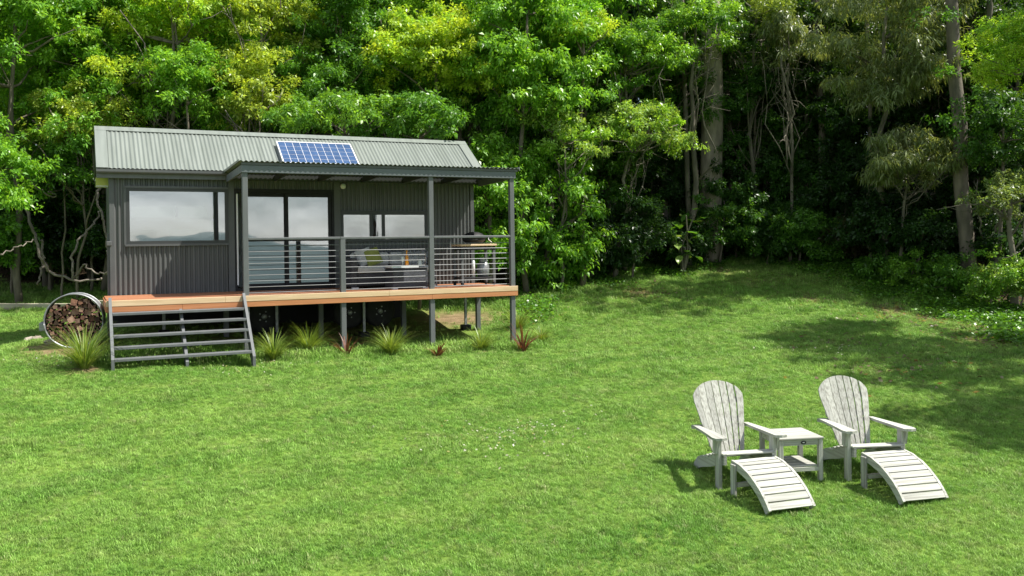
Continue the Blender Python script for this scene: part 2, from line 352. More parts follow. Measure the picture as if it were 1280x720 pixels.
BANK = [(*gp(_px, _py), _r, _k) for _px, _py, _r, _k in ((1120, 386, .8, .7), (1160, 398, .6, .75), (1235, 412, .75, .85), (1270, 430, .6, .85), (1215, 425, .45, .7), (1010, 372, .45, .7), (1000, 345, .5, .55), (800, 366, .6, .7), (905, 338, .8, .6), (1040, 428, .35, .55), (1160, 455, .4, .55), (1100, 465, .3, .45), (940, 352, .5, .5))]
SOIL += BANK
def soil(x, y):
    s = np.zeros_like(x)
    for a, b, r, k in SOIL: s = np.maximum(s, k * np.clip(1.35 - np.hypot(x - a, y - b) / r, 0, 1))
    return s
def vnoise(x, y, s, seed=0):                                         # cheap smooth noise, about -1..1
    r = np.random.default_rng(seed); o = 0
    for k in range(6):
        a = r.uniform(0, 6.28); f_ = r.uniform(.6, 1.6) / s; o = o + np.sin((x * math.cos(a) + y * math.sin(a)) * f_ * 6.28 + r.uniform(0, 6.28))
    return o / 3.
ax = np.sinh(np.linspace(-6.8, 6.8, 261)) / math.sinh(6.8) * 1500
gx, gy = np.meshgrid(ax + 3, ax - 2, indexing='ij'); n_ = len(ax)
gzv = gz(gx, gy) + .02 * vnoise(gx, gy, 1.9, 3) * (np.abs(gx) < 60)
mb = bpy.data.meshes.new('ground'); vv = np.stack([gx, gy, gzv], -1).reshape(-1, 3)
ii = np.arange(n_ * n_).reshape(n_, n_); ff = np.stack([ii[:-1, :-1], ii[1:, :-1], ii[1:, 1:], ii[:-1, 1:]], -1).reshape(-1, 4)
mb.from_pydata(vv.tolist(), [], ff.tolist()); mb.polygons.foreach_set('use_smooth', [True] * len(mb.polygons))
ed = edge_dist(vv[:, 0], vv[:, 1]); mk = np.ones((len(vv), 4), np.float32)
mk[:, 0] = np.clip(.5 - ed / .8, 0, 1); mk[:, 0] *= np.clip((vv[:, 1] + 22) / 3, 0, 1); mk[:, 1] = np.clip(soil(vv[:, 0], vv[:, 1]), 0, 1); mk[:, 2] = np.clip((np.hypot(vv[:, 0], vv[:, 1] + 16) - 60) / 40, 0, 1)
ca = mb.attributes.new('mask', 'FLOAT_COLOR', 'POINT'); ca.data.foreach_set('color', mk.ravel())
go = link('ground', mb, 'ground'); go['kind'] = 'structure'

# hills beyond the valley behind the camera (seen mirrored in the panes)
hv = []; hf = []; K = 120
for i in range(K + 1):
    a = math.radians(95 + 170 * i / K) + TH; h = 8 + 10 * math.sin(i * .21) + 8 * math.sin(i * .53 + 1) + 3 * math.sin(i * 1.3)
    for R, z in ((1150, -75), (1330, h * .55), (1420, h), (1470, -75)):
        hv.append((CAM[0] + R * math.sin(a), CAM[1] + R * math.cos(a), z))
for i in range(K):
    for k in range(3): hf.append((i * 4 + k, (i + 1) * 4 + k, (i + 1) * 4 + k + 1, i * 4 + k + 1))
ho = MB().add(hv, hf).build('hills', 'hill', smooth=True); ho['kind'] = 'structure'
SHADE_TREES = []
for _px, _py, _z, _r in ((1060, 425, 9.0, 1.5), (1150, 440, 8.5, 1.9), (1240, 470, 8.0, 2.0), (1340, 530, 7.5, 1.6), (1330, 440, 9.0, 2.2)):
    _lo, _hi = 3., 40.
    for _ in range(30):
        _m = (_lo + _hi) / 2; _p = at(_px, _py, _m)
        if _p[2] > g1(_p[0], _p[1]): _lo = _m
        else: _hi = _m
    SHADE_TREES.append((_p[0] + (_z - _p[2]) * SUNV.x / SUNV.z, _p[1] + (_z - _p[2]) * SUNV.y / SUNV.z, _z, _r))
GRASS = [(5.5, 9.5, 1500, .66), (9.5, 14, 950, .76), (14, 20, 430, 1.1), (20, 32, 150, 1.6)]
# ------------------------------------------------------------------ cabin
XL, XR, YF, YB, DK = -2.07, 5.08, 1.79, 3.90, 1.08
EY, EZ, RY, RZ = 1.70, 3.41, 2.84, 4.247                            # front eave and ridge
RXL, RXR = -2.29, 5.36
cabin = thing('cabin', 'dark grey corrugated tiny cabin with pale green gable roof behind the timber deck', 'cabin', (0, 0, 0))
def corr(name, x0, x1, z0, z1, y, pitch=.085, amp=.014, material='cladding', parent=None):
    n = max(4, int(round((x1 - x0) / pitch)) * 8); vs = []; fs = []
    for i in range(n + 1):
        x = x0 + (x1 - x0) * i / n; w = math.sin(2 * math.pi * (x - XL) / pitch); w = max(-1, min(1, w * 2.0)); yy = y + amp * w
        vs += [(x, yy, z0), (x, yy, z1)]
    fs = [(2 * i, 2 * i + 2, 2 * i + 3, 2 * i + 1) for i in range(n)]
    return MB().add(vs, fs).build(name, material, parent)
W1 = (-1.80, -.02, 2.005, 3.03); DR = (.10, 2.03, DK, 3.045); W2 = (2.17, 4.02, 2.00, 2.60)
for x0, x1, z0, z1 in [(XL + .07, W1[0], .98, 3.34), (W1[0], W1[1], .98, W1[2]), (W1[0], W1[1], W1[3], 3.34), (DR[0], DR[1], DR[3], 3.34),
                       (W2[0], W2[1], W2[3], 3.34), (W2[0], W2[1], .98, W2[2]), (W2[1], XR - .07, .98, 3.34)]:
    corr('cladding_panel', x0, x1, z0, z1, YF, parent=cabin)
for x0, x1 in ((XL - .015, XL + .07), (W1[1], DR[0]), (DR[1], W2[0]), (XR - .07, XR + .015)):
    MB().box(x0, x1, YF - .022, YF + .06, .96, 3.36, .004).build('corner_trim', 'trim', cabin)
# side and rear walls, floor, ceiling (inside lined pale)
MB().box(XL, XL + .06, YF + .06, YB, .98, 3.40).build('side_wall', 'cladding', cabin)
MB().box(XR - .06, XR, YF + .06, YB, .98, 3.40).build('side_wall', 'cladding', cabin)
rw0 = onY(164, 258, YB); rw1 = onY(258, 272, YB); rwm = onY(220, 262, YB)
def pierced(x0, x1, y0, y1, z0, z1):
    return MB().box(x0, rw0[0], y0, y1, z0, z1).box(rw1[0], x1, y0, y1, z0, z1).box(rw0[0], rw1[0], y0, y1, z0, rw1[2]).box(rw0[0], rw1[0], y0, y1, rw0[2], z1)
pierced(XL, XR, YB, YB + .06, .98, 3.40).build('rear_wall', 'cladding', cabin)
pierced(XL + .06, XR - .06, YB - .03, YB - .004, .99, 3.35).build('wall_lining', 'interior_wall', cabin)
MB().box(XL + .064, XL + .09, YF + .1, YB - .03, .99, 3.35).build('wall_lining', 'interior_wall', cabin)
MB().box(.0, .06, YF + .1, YB - .033, .99, 3.35).build('partition_wall', 'interior_wall', cabin)
MB().box(3.2, 3.26, YF + .1, YB - .033, .99, 3.35).build('partition_wall', 'interior_wall', cabin)
MB().box(XL + .02, XR - .02, YF + .03, YB, .93, 1.075).build('floor', 'interior_floor', cabin)
MB().box(XL + .02, XR - .02, YF + .03, YB, 3.345, 3.375).build('ceiling', 'interior_wall', cabin)
for g in (XL + .03, XR - .03):                                      # gable ends
    MB().prism([(YF + .06, 3.38), (YB, 3.38), (RY, RZ - .06)], 0, g - .03, g + .03).build('gable_wall', 'cladding', cabin)
def window(x0, x1, z0, z1, name, cuts, fw=.055, y=YF, pw='coated_glass', fm='dark_trim'):
    f = MB().box(x0, x1, y - .035, y + .05, z1 - fw, z1).box(x0, x1, y - .035, y + .05, z0, z0 + fw)
    f.box(x0, x0 + fw, y - .034, y + .05, z0 + fw, z1 - fw).box(x1 - fw, x1, y - .034, y + .05, z0 + fw, z1 - fw)
    fo = f.build(name, fm, cabin)
    xs = [x0 + fw] + [c for c in cuts] + [x1 - fw]
    for c in cuts: MB().box(c - .03, c + .03, y - .028, y + .04, z0 + fw, z1 - fw).build('mullion', fm, fo)
    for i in range(len(xs) - 1):
        a = xs[i] + (.03 if i else 0); b = xs[i + 1] - (.03 if i < len(xs) - 2 else 0)
        MB().box(a, b, y - .004, y + .004, z0 + fw, z1 - fw).build('pane', pw, fo)
    return fo
w1 = window(*W1, 'window', [])
MB().box(W1[0] - .03, W1[1] + .005, YF - .05, YF - .012, W1[3], W1[3] + .04).build('head_flashing', 'trim', w1)
MB().box(W1[0] - .03, W1[1] + .005, YF - .055, YF - .012, W1[2] - .04, W1[2]).build('sill', 'trim', w1)
MB().box(W1[0] - .04, W1[0], YF - .03, YF + .02, W1[2] - .035, W1[3] + .035).build('jamb_trim', 'trim', w1)
w2 = window(*W2, 'window', [2.80, 3.06], .05)
MB().box(W2[0] - .01, W2[1] + .01, YF - .05, YF - .012, W2[3], W2[3] + .035).build('head_flashing', 'dark_trim', w2)
# far window of the bedroom, pillows and a stack of bedding seen through the front glass
rwin = MB().box(rwm[0] - .025, rwm[0] + .025, YB - .02, YB + .05, rw1[2], rw0[2]).build('rear_window', 'dark_trim', cabin)
MB().box(rw0[0], rwm[0] - .027, YB + .01, YB + .016, rw1[2], rw0[2]).build('pane', 'frosted_glass', rwin); MB().box(rwm[0] + .027, rw1[0], YB + .01, YB + .016, rw1[2], rw0[2]).build('pane', 'frosted_glass', rwin)
MB().box(rw0[0] - .2, rw1[0] + .25, YB - .16, YB - .034, rw1[2] - .07, rw1[2] - .03).build('shelf', 'interior_wall', cabin)
MB().box(rw1[0] + .10, rw1[0] + .16, YB - .12, YB - .034, 2.0, 3.3).build('curtain', 'eave_panel', cabin)
def pillow(parent, c, sx, sy, sz, rx, material, name='pillow', rz=0.):
    n = 10; vs = []; fs = []
    for side in (1, -1):
        for i in range(n + 1):
            for j in range(n + 1):
                a = i / n * 2 - 1; b = j / n * 2 - 1; h = ((1 - a * a) * (1 - b * b)) ** .38
                k = 1 - .07 * (a * a * b * b) ; e = 1 - .06 * (1 - abs(a) ** 2) * (abs(b) ** 8) - .06 * (1 - abs(b) ** 2) * (abs(a) ** 8)
                vs.append((a * sx / 2 * e * k, side * h * sy / 2, b * sz / 2 * e * k))
    N = (n + 1) ** 2
    for s_ in (0, 1):
        for i in range(n):
            for j in range(n):
                q = [s_ * N + i * (n + 1) + j, s_ * N + (i + 1) * (n + 1) + j, s_ * N + (i + 1) * (n + 1) + j + 1, s_ * N + i * (n + 1) + j + 1]
                fs.append(tuple(q if s_ == 0 else q[::-1]))
    M_ = Matrix.Translation(c) @ Matrix.Rotation(rz, 4, 'Z') @ Matrix.Rotation(rx, 4, 'X')
    o = MB().add(vs, fs).xf(lambda p: M_ @ Vector(p)).build(name, material, parent, True)
    return o
bed = thing('bed', 'white bed with plump pillows seen through the large left cabin window', 'bed', (-.95, 2.6, 1.08))
MB().box(-.9, .75, -.62, 1.2, 0, .80, .06).build('mattress', 'linen', bed)
for i, (x, rx) in enumerate(((-.55, -.35), (.2, -.3))): pillow(bed, (x, -.50, 1.0), .62, .2, .44, rx, 'linen')
for o in bed.children: pass
# sliding door
dx0, dx1, dz0, dz1 = DR
door = MB().box(dx0, dx1, YF - .03, YF + .06, dz1 - .075, dz1).box(dx0, dx1, YF - .03, YF + .06, dz0 + .003, dz0 + .05).box(dx0, dx0 + .05, YF - .029, YF + .06, dz0 + .05, dz1 - .075).box(dx1 - .05, dx1, YF - .029, YF + .06, dz0 + .05, dz1 - .075).build('sliding_door', 'black_metal', cabin)
def leaf_door(a, b, y, lite=True):
    o = MB().box(a, b, y - .018, y + .018, dz1 - .15, dz1 - .08).box(a, b, y - .018, y + .018, dz0 + .055, dz0 + .13).box(a, a + .06, y - .017, y + .017, dz0 + .13, dz1 - .15).box(b - .06, b, y - .017, y + .017, dz0 + .13, dz1 - .15).build('door_leaf', 'black_metal', door)
    MB().box(a + .06, b - .06, y - .004, y + .004, dz0 + .13, dz1 - .15).build('pane', 'coated_glass', door)
    return o
leaf_door(.29, 1.10, YF + .03); leaf_door(1.06, 1.97, YF - .005)
for x in (.145, .25): MB().box(x - .014, x + .014, YF - .04, YF - .028, dz0 + .12, dz1 - .1).build('pull_bar', 'white_metal', door)
MB().box(.285, .30, YF - .05, YF - .03, dz0 + .85, dz0 + 1.15).build('door_handle', 'white_metal', door)
lp = onY(428, 233, YF)
lam = MB().lathe([(.02, 0), (.05, .0), (.06, .03), (.05, .06), (.02, .075)], (0, 0, 0), 16).xf(lambda p: (lp[0] + p[0], YF - .02 - p[2], lp[2] + p[1])).build('wall_lamp', 'white_ceramic', cabin, True)
# roof sheets
def roof_sheet(name, x0, x1, y0, z0, y1, z1, pitch=.076, amp=.008, parent=None, material='roofing', nx=8):
    n = int(round((x1 - x0) / pitch)) * nx; vs = []
    d = np.array([y1 - y0, z1 - z0]); d /= np.linalg.norm(d); nn = (-d[1], d[0])
    if nn[1] < 0: nn = (d[1], -d[0])
    for i in range(n + 1):
        x = x0 + (x1 - x0) * i / n; h = amp * math.sin(2 * math.pi * i / nx)
        for k in (0, 1):
            y, z = ((y0, z0), (y1, z1))[k]
            for th in (0, -.004): vs.append((x, y + nn[0] * (h + th), z + nn[1] * (h + th)))
    fs = []
    for i in range(n):
        a, b = 4 * i, 4 * (i + 1)
        fs += [(a, b, b + 2, a + 2), (a + 1, a + 3, b + 3, b + 1), (a, a + 1, b + 1, b), (a + 2, b + 2, b + 3, a + 3)]
    return MB().add(vs, fs).build(name, material, parent)
roof = roof_sheet('roof', RXL + .05, RXR - .05, EY - .05, EZ - .035, RY, RZ, parent=cabin)
roof_sheet('rear_roof_sheet', RXL + .05, RXR - .05, RY, RZ, 2 * RY - EY + .05, EZ - .035, parent=roof)
sl_ = np.array([RY - EY + .05, RZ - EZ + .035]); sln = np.linalg.norm(sl_); sd = sl_ / sln; sn = np.array([-sd[1], sd[0]])
def slope_strip(x0, x1, a, b, h0, h1, rear=False):                    # slab lying on the slope, a..b along slope from the eave
    P = []
    for (s, h) in ((a, h0), (b, h0), (b, h1), (a, h1)):
        y = EY - .05 + sd[0] * s + sn[0] * h; z = EZ - .035 + sd[1] * s + sn[1] * h
        P.append((2 * RY - y if rear else y, z))
    return MB().prism(P, 0, x0, x1)
for x0, x1 in ((RXL, RXL + .20), (RXR - .20, RXR)):
    slope_strip(x0, x1, -.01, sln, .012, .018).build('barge_cap', 'roofing', roof); slope_strip(x0, x1, -.01, sln, .012, .018, True).build('barge_cap', 'roofing', roof)
    xx = (x0, x0 + .02) if x0 == RXL else (x1 - .02, x1)
    slope_strip(xx[0], xx[1], -.01, sln - .005, -.16, .011).build('barge_board', 'trim', roof); slope_strip(xx[0], xx[1], -.01, sln - .005, -.16, .011, True).build('barge_board', 'trim', roof)
slope_strip(RXL - .003, RXR + .003, sln - .14, sln + .012, .0165, .021).build('ridge_cap', 'roofing', roof); slope_strip(RXL - .003, RXR + .003, sln - .14, sln + .012, .0165, .021, True).build('ridge_cap', 'roofing', roof)
# gutter and fascia along the front eave
MB().prism([(EY - .10, EZ - .055), (EY - .10, EZ - .10), (EY - .085, EZ - .125), (EY + .02, EZ - .125), (EY + .02, EZ - .055), (EY + .01, EZ - .055), (EY + .01, EZ - .115), (EY - .08, EZ - .115), (EY - .092, EZ - .095), (EY - .092, EZ - .055)], 0, RXL, -.02).build('gutter', 'trim', cabin)
MB().box(RXL + .002, -.02, EY - .03, EY + .018, EZ - .21, EZ - .127).build('fascia', 'post_paint', cabin)
MB().box(-.02, RXR - .03, EY - .03, EY + .018, EZ - .21, EZ - .06).build('fascia', 'dark_trim', cabin)
MB().box(XL - .02, XR + .02, EY + .02, YF + .06, EZ - .075, EZ - .06).build('soffit', 'trim', cabin)
MB().box(XL - .22, XL - .018, YF + .12, YF + .5, EZ - .335, EZ - .185).build('eave_box', 'eave_panel', cabin)
MB().box(XL - .22, XL - .018, YF + .115, YF + .5, EZ - .35, EZ - .337).build('eave_box_edge', 'white_metal', cabin)
MB().box(XL - .055, XL - .018, YF + .02, YF + .07, .95, 2.2).build('service_pipe', 'trim', cabin)
MB().box(XL - .07, XL + .02, YF - .075, YF - .024, 1.98, 2.06, .008).build('tap_box', 'trim', cabin)
# trailer chassis under the floor
for y in (1.95, 3.6): MB().box(XL + .1, XR - .1, y, y + .07, .78, .925).build('chassis_beam', 'black_metal', cabin)
wheels = [onY(330, 391, 1.92)[0], onY(437, 386, 1.92)[0], onY(475, 384, 1.92)[0]]
for x in wheels:
    wh = MB().lathe([(.16, 0), (.24, .0), (.30, .02), (.325, .05), (.325, .14), (.30, .17), (.2, .18)], (0, 0, 0), 28).xf(lambda p: (x + p[0], 1.90 + p[2], .56 + p[1])).build('wheel', 'rubber', cabin, True)
    MB().lathe([(.03, -.03), (.05, -.02), (.06, .02), (.16, .03), (.17, .006), (.175, .05)], (0, 0, 0), 20).xf(lambda p: (x + p[0], 1.90 + p[2], .56 + p[1])).build('rim', 'galvanised', wh, True)
    for k in range(5):
        a = k * 1.2566; MB().lathe([(.014, -.012), (.014, .02)], (0, 0, 0), 8).xf(lambda p: (x + .1 * math.cos(a) + p[0], 1.905 + p[2], .56 + .1 * math.sin(a) + p[1])).build('wheel_nut', 'galvanised', wh)
for px_, py_ in ((346, 400), (455, 397), (205, 415), (582, 396)):
    x = onY(px_, py_, 1.86)[0]; zb = g1(x, 1.86)
    js = MB().box(x - .025, x + .025, 1.84, 1.88, zb + .1, .92).build('jack_stand', 'galvanised', cabin)
    MB().box(x - .1, x + .1, 1.78, 1.94, zb - .03, zb + .10, .01).build('foot_block', 'black_metal', js)
MB().box(XL + .02, 4.1, YB - .25, YB - .2, -.1, .93).build('underfloor_shade_sheet', 'black_metal', cabin)  # added black sheet standing in for the deep shade under the floor
# solar panel on the roof
a0, b0 = onY(343, 180, RY - .25), onY(441, 182, RY - .25)
sx0, sx1 = a0[0] + .0, b0[0] - .10
solar = thing('solar_panel', 'blue solar panel with white frame lying on the pale green roof', 'solar panel', (0, 0, 0))
s0, s1 = sln - 1.28, sln - .44
slope_strip(sx0, sx1, s0, s1, .055, .085).build('backing', 'white_metal', solar)
fr_ = .022
for (x0, x1, a, b) in ((sx0, sx1, s0, s0 + fr_), (sx0, sx1, s1 - fr_, s1), (sx0, sx0 + fr_, s0 + fr_, s1 - fr_), (sx1 - fr_, sx1, s0 + fr_, s1 - fr_)):
    slope_strip(x0, x1, a, b, .0855, .097).build('frame', 'white_metal', solar)
nc, nr = 10, 5
cw = (sx1 - sx0 - 2 * fr_) / nc; chh = (s1 - s0 - 2 * fr_) / nr
for i in range(nc):
    for j in range(nr):
        slope_strip(sx0 + fr_ + i * cw + .0048, sx0 + fr_ + (i + 1) * cw - .0048, s0 + fr_ + j * chh + .0048, s0 + fr_ + (j + 1) * chh - .0048, .0855, .088).build('cell', 'solar_cell', solar)
for x in (sx0 + .2, sx1 - .2): slope_strip(x - .02, x + .02, s0 + .05, s1 - .05, .02, .055).build('mount_rail', 'galvanised', solar)

# ------------------------------------------------------------------ verandah: deck, posts, roof, railing
ver = thing('verandah', 'timber deck verandah with grey posts, wire railing and flat corrugated roof', 'verandah', (0, 0, 0))
DX0, DX1 = -2.19, 5.19
nb = 20; bw = (1.755 + .05) / nb
for k in range(nb):
    MB().box(DX0, DX1, -.05 + k * bw + .003, -.05 + (k + 1) * bw - .003, DK - .024, DK, .003).build('deck_board', 'deck_timber', ver)
for k, (x0, x1) in enumerate(((DX0 - .02, -.36), (-.357, 2.55), (2.553, DX1 + .02))): MB().box(x0, x1, -.078, -.052, DK - .093, DK + .003, .003).build('upper_fascia', 'pale_timber', ver)
for x0, x1 in ((DX0 - .02, -1.05), (-1.047, 3.4), (3.403, DX1 + .02)): MB().box(x0, x1, -.074, -.05, DK - .188, DK - .095, .003).build('lower_fascia', 'red_timber', ver)
for x in (DX0 - .02, DX1 - .003): MB().box(x, x + .022, -.05, 1.75, DK - .188, DK - .026).build('end_fascia', 'red_timber', ver)
for i in range(13):
    x = DX0 + .1 + i * .595; MB().box(x, x + .045, -.045, 1.74, DK - .16, DK - .026).build('joist', 'deck_timber', ver)
POST = [(0.0, 1), (1.705, 0), (3.419, 1), (5.124, 1)]
for x, full in POST:
    zb = g1(x, 0.0)
    MB().box(x - .045, x + .045, -.048, .042, zb - .25, (3.207 if full else DK + .96), .004).build('post', 'post_paint', ver)
for x in (-2.1, -.1, 1.7, 3.42, 5.1):
    zb = g1(x, 1.62); MB().box(x - .045, x + .045, 1.6, 1.69, zb - .2, DK - .16, .004).build('stump', 'post_paint', ver)
for (a, fa), (b, fb) in zip(POST[:-1], POST[1:]):
    MB().box(a + .045 if fa else a - .045 + .0, b - .046 if fb else b - .0455, -.05, .045, DK + .962, DK + 1.005, .006).build('top_rail', 'post_paint', ver)
    for k in range(9):
        z = DK + .045 + k * .102 ; MB().tube([(a + .044, 0, z), (b - .044, 0, z)], .0065, 6).build('rail_rod', 'steel_rod', ver)
# roof frame
MB().box(-.06, 5.20, -.072, -.03, 3.207, 3.335, .004).build('front_beam', 'beam_paint', ver)
MB().box(-.06, 5.24, -.085, -.035, 3.338, 3.385, .003).build('roof_edge_batten', 'trim', ver)
for x in (-.06, 5.155):
    MB().prism([(-.029, 3.207), (1.668, 3.16), (1.668, 3.285), (-.029, 3.335)], 0, x, x + .044).build('side_beam', 'beam_paint', ver)
for i in range(5):
    x = .85 + i * .87; MB().prism([(-.029, 3.25), (1.668, 3.20), (1.668, 3.295), (-.029, 3.345)], 0, x - .02, x + .02).build('rafter', 'dark_trim', ver)
for y in (.45, 1.0, 1.5): MB().box(-.01, 5.15, y, y + .05, 3.352 - y * .03 - .0, 3.372 - y * .03).build('purlin', 'dark_trim', ver)
vroof = roof_sheet('verandah_roof', -.10, 5.26, -.12, 3.405, 1.64, 3.345, pitch=.09, amp=.012, parent=ver)
MB().prism([(-.11, 3.395), (1.66, 3.325), (1.66, 3.375), (-.11, 3.428)], 0, -.115, -.103).build('edge_flashing', 'roofing', vroof)
MB().prism([(-.11, 3.36), (1.66, 3.30), (1.66, 3.375), (-.11, 3.432)], 0, 5.262, 5.275).build('edge_flashing', 'roofing', vroof)

# ------------------------------------------------------------------ stairs
st = thing('stairs', 'wide dark grey open timber stairs of five treads up to the deck', 'stairs', (-1.1, -.5, 0))
st.location = (0, 0, 0)
for x in (-2.17, -1.10, -.075):
    zg = g1(x, -1.0)
    if abs(x + 1.10) < .01: poly = [(-.10, DK - .17), (-.10, DK - .42), (-.86, zg - .02), (-1.0, zg - .02), (-1.0, zg + .10)]
    else: poly = [(-.082, DK + .055), (-.082, DK - .20), (-.89, zg - .02), (-1.02, zg - .02), (-1.02, zg + .17)]
    MB().prism(poly, 0, x, x + .045).build('stringer', 'post_paint', st)
for i in range(1, 6):
    z = DK - .165 * i - .02; y = -.09 - .172 * i + .02
    for k in range(2):
        for (xa, xb) in ((-2.122, -.078),):
            MB().box(xa, xb, y - .06 + k * .095, y + .03 + k * .095, z - .042, z, .004).build('tread_board', 'post_paint', st)
# ------------------------------------------------------------------ deck furniture
sofa_l = onY(440, 330, .95)[0]; sofa_r = sofa_l + 1.75
sofa = thing('outdoor_sofa', 'grey cushioned wicker sofa against the cabin wall on the deck', 'sofa', (sofa_l, 1.0, DK))
L_ = sofa_r - sofa_l
MB().box(0, .12, -.02, .70, .03, .60, .02).build('arm', 'wicker', sofa)
MB().box(.12, L_, .0, .70, .05, .30, .02).build('base', 'wicker', sofa)
MB().box(.12, L_, .58, .72, .30, .66, .02).build('back_frame', 'wicker', sofa)
for k in range(2):
    w = (L_ - .14) / 2; MB().box(.13 + k * w, .13 + (k + 1) * w - .012, -.03, .50, .305, .43, .03).build('seat_cushion', 'cushion_grey', sofa)
    MB().box(.13 + k * w, .13 + (k + 1) * w - .012, .45, .585, .43, .70, .04).build('back_cushion', 'cushion_grey', sofa)
for x in (.02, L_ - .1): MB().box(x, x + .12, .0, .08, 0, .03).build('foot', 'white_metal', sofa)
for px_, m_, lab_ in ((456, 'cushion_grey', 'plain grey scatter cushion leaning on the sofa beside the yellow-green one'), (465, 'cushion_green', 'yellow-green scatter cushion on the grey deck sofa')):
    q = onY(px_, 327, 1.36); p_ = thing('scatter_cushion', lab_, 'cushion', (q[0], 1.36 - (px_ - 456) * .006, DK + .615)); pillow(p_, (0, 0, 0), .34, .13, .36, -.3, m_, 'cover').rotation_euler = (0, -.32, 0)
ct0 = onY(490, 345, .42); ct1 = onY(531, 345, .42)
tab = thing('coffee_table', 'low grey wicker coffee table behind the deck railing', 'table', ((ct0[0] + ct1[0]) / 2, .55, DK)); hw = (ct1[0] - ct0[0]) / 2 + .02
MB().box(-hw, hw, -.25, .25, .03, .385, .015).build('body', 'wicker_grey', tab); MB().box(-hw - .01, hw + .01, -.26, .26, .387, .405, .006).build('table_top', 'wicker', tab)
for x in (-hw, hw - .1): MB().box(x, x + .1, -.24, -.14, 0, .03).build('foot', 'white_metal', tab)
tray = MB().box(-.36, .16, -.17, .17, 0, .015, .005)
tray.box(-.36, .16, -.18, -.165, .0, .04).box(-.36, .16, .165, .18, .0, .04).box(-.375, -.36, -.18, .18, .0, .04).box(.16, .175, -.18, .18, 0, .04)
tro = tag(tray.build('serving_tray', 'white_ceramic'), 'white serving tray on the wicker coffee table', 'tray'); tro.location = (tab.location.x, .5, DK + .407)
bt = tag(MB().lathe([(.03, 0), (.036, .01), (.036, .15), (.03, .19), (.013, .23), (.013, .30), (.016, .31), (.010, .312)], n=16).build('bottle', 'orange_glass', smooth=True), 'orange glass bottle standing on the white serving tray', 'bottle')
bt.location = (onY(509, 330, .5)[0], .52, DK + .424)
gl = tag(MB().lathe([(.03, 0), (.03, .004), (.005, .01), (.005, .09), (.03, .12), (.036, .17), (.030, .20), (.028, .198), (.02, .12)], n=16).build('wine_glass', 'clear_glassware', smooth=True), 'stemmed clear glass left of the orange bottle', 'glass')
gl.location = (onY(503, 330, .5)[0], .48, DK + .424)
jr = tag(MB().lathe([(.04, 0), (.045, .02), (.045, .10), (.035, .12), (.035, .13), (.03, .131)], n=16).build('glass_jar', 'clear_glassware', smooth=True), 'squat clear jar right of the tray on the coffee table', 'jar')
jr.location = (onY(526, 335, .45)[0], .5, DK + .407)
# woven armchair
ac = thing('woven_armchair', 'pale woven wire armchair at the right end of the coffee table', 'chair', (onY(527, 330, .95)[0], .98, DK))
b = MB()
R_ = random.Random(4)
for k in range(11):
    a = -1.25 + k * .25; b.tube([(.24 * math.sin(a), .02 + .24 * math.cos(a), .36), (.33 * math.sin(a), .05 + .30 * math.cos(a), .58), (.36 * math.sin(a), .06 + .33 * math.cos(a), .76 - .06 * abs(a))], .008, 5)
for z, r in ((.48, .285), (.6, .335), (.68, .35)): b.tube([(r * math.sin(a), .04 + r * math.cos(a), z) for a in np.linspace(-1.3, 1.3, 14)], .007, 5)
b.build('woven_shell', 'galvanised', ac)
MB().tube([(.36 * math.sin(a), .06 + .33 * math.cos(a), .76 - .06 * abs(a)) for a in np.linspace(-1.35, 1.35, 16)], .014, 6).build('rim', 'galvanised', ac)
MB().lathe([(.02, .33), (.25, .33), (.27, .36), (.25, .39), (.02, .395)], n=20).build('seat', 'cushion_grey', ac, True)
for sx in (-1, 1):
    for sy in (-1, 1): MB().tube([(sx * .2, .0 + sy * .18, .34), (sx * .25, sy * .23, 0)], .012, 6).build('leg', 'galvanised', ac)
# barbecue on its trolley
bx0 = onY(571, 310, .75)[0]; bx1 = onY(616, 310, .75)[0]
bq = thing('barbecue_trolley', 'black barbecue trolley with timber top at the deck end', 'barbecue', ((bx0 + bx1) / 2, .8, DK)); hb = (bx1 - bx0) / 2
MB().box(-hb, hb, -.25, .25, .80, .84, .006).build('top_shelf', 'pale_timber', bq)
MB().box(-hb + .02, hb - .02, -.23, .23, .72, .795, .006).build('apron', 'black_metal', bq)
MB().box(-hb + .03, hb - .03, -.22, .22, .14, .17, .004).build('lower_shelf', 'black_metal', bq)
for sx in (-1, 1):
    for sy in (-1, 1):
        lg = MB().box(sx * (hb - .05) - .025, sx * (hb - .05) + .025, sy * .2 - .025, sy * .2 + .025, .06, .72).build('leg', 'post_paint', bq)
        MB().lathe([(.01, -.02), (.04, -.02), (.045, 0), (.04, .02), (.01, .02)], n=12).xf(lambda p: (sx * (hb - .05) + p[2], sy * .2 + p[0], .047 + p[1])).build('castor', 'rubber', lg)
bowl = MB().lathe([(.08, 0), (.2, .03), (.28, .10), (.29, .14)], n=24).xf(lambda p: (p[0] * .85 + .0, p[1] * .7, .845 + p[2] * .7)).build('firebox', 'black_metal', bq, True)
MB().lathe([(.295, 0), (.285, .05), (.22, .12), (.12, .16), (.02, .17)], n=24).xf(lambda p: (p[0] * .85, p[1] * .7, .945 + p[2] * .85)).build('lid', 'black_metal', bq, True)
MB().tube([(-.1, -.18, .99), (-.1, -.24, 1.0), (.1, -.24, 1.0), (.1, -.18, .99)], .012, 6).build('lid_handle', 'galvanised', bq)
MB().tube([(.22, .0, .97), (.31, -.05, 1.0), (.28, -.1, .93), (.34, -.12, .88), (.33, -.1, .845)], .008, 6).build('gas_hose', 'white_metal', bq)
ut = onY(593, 330, .6); um = MB().lathe([(.035, 0), (.035, .33), (.02, .345)], n=12).build('paper_roll', 'white_ceramic', smooth=True)
tag(um, 'upright white paper roll on the barbecue lower shelf', 'paper roll'); um.location = (ut[0], .66, DK + .172)
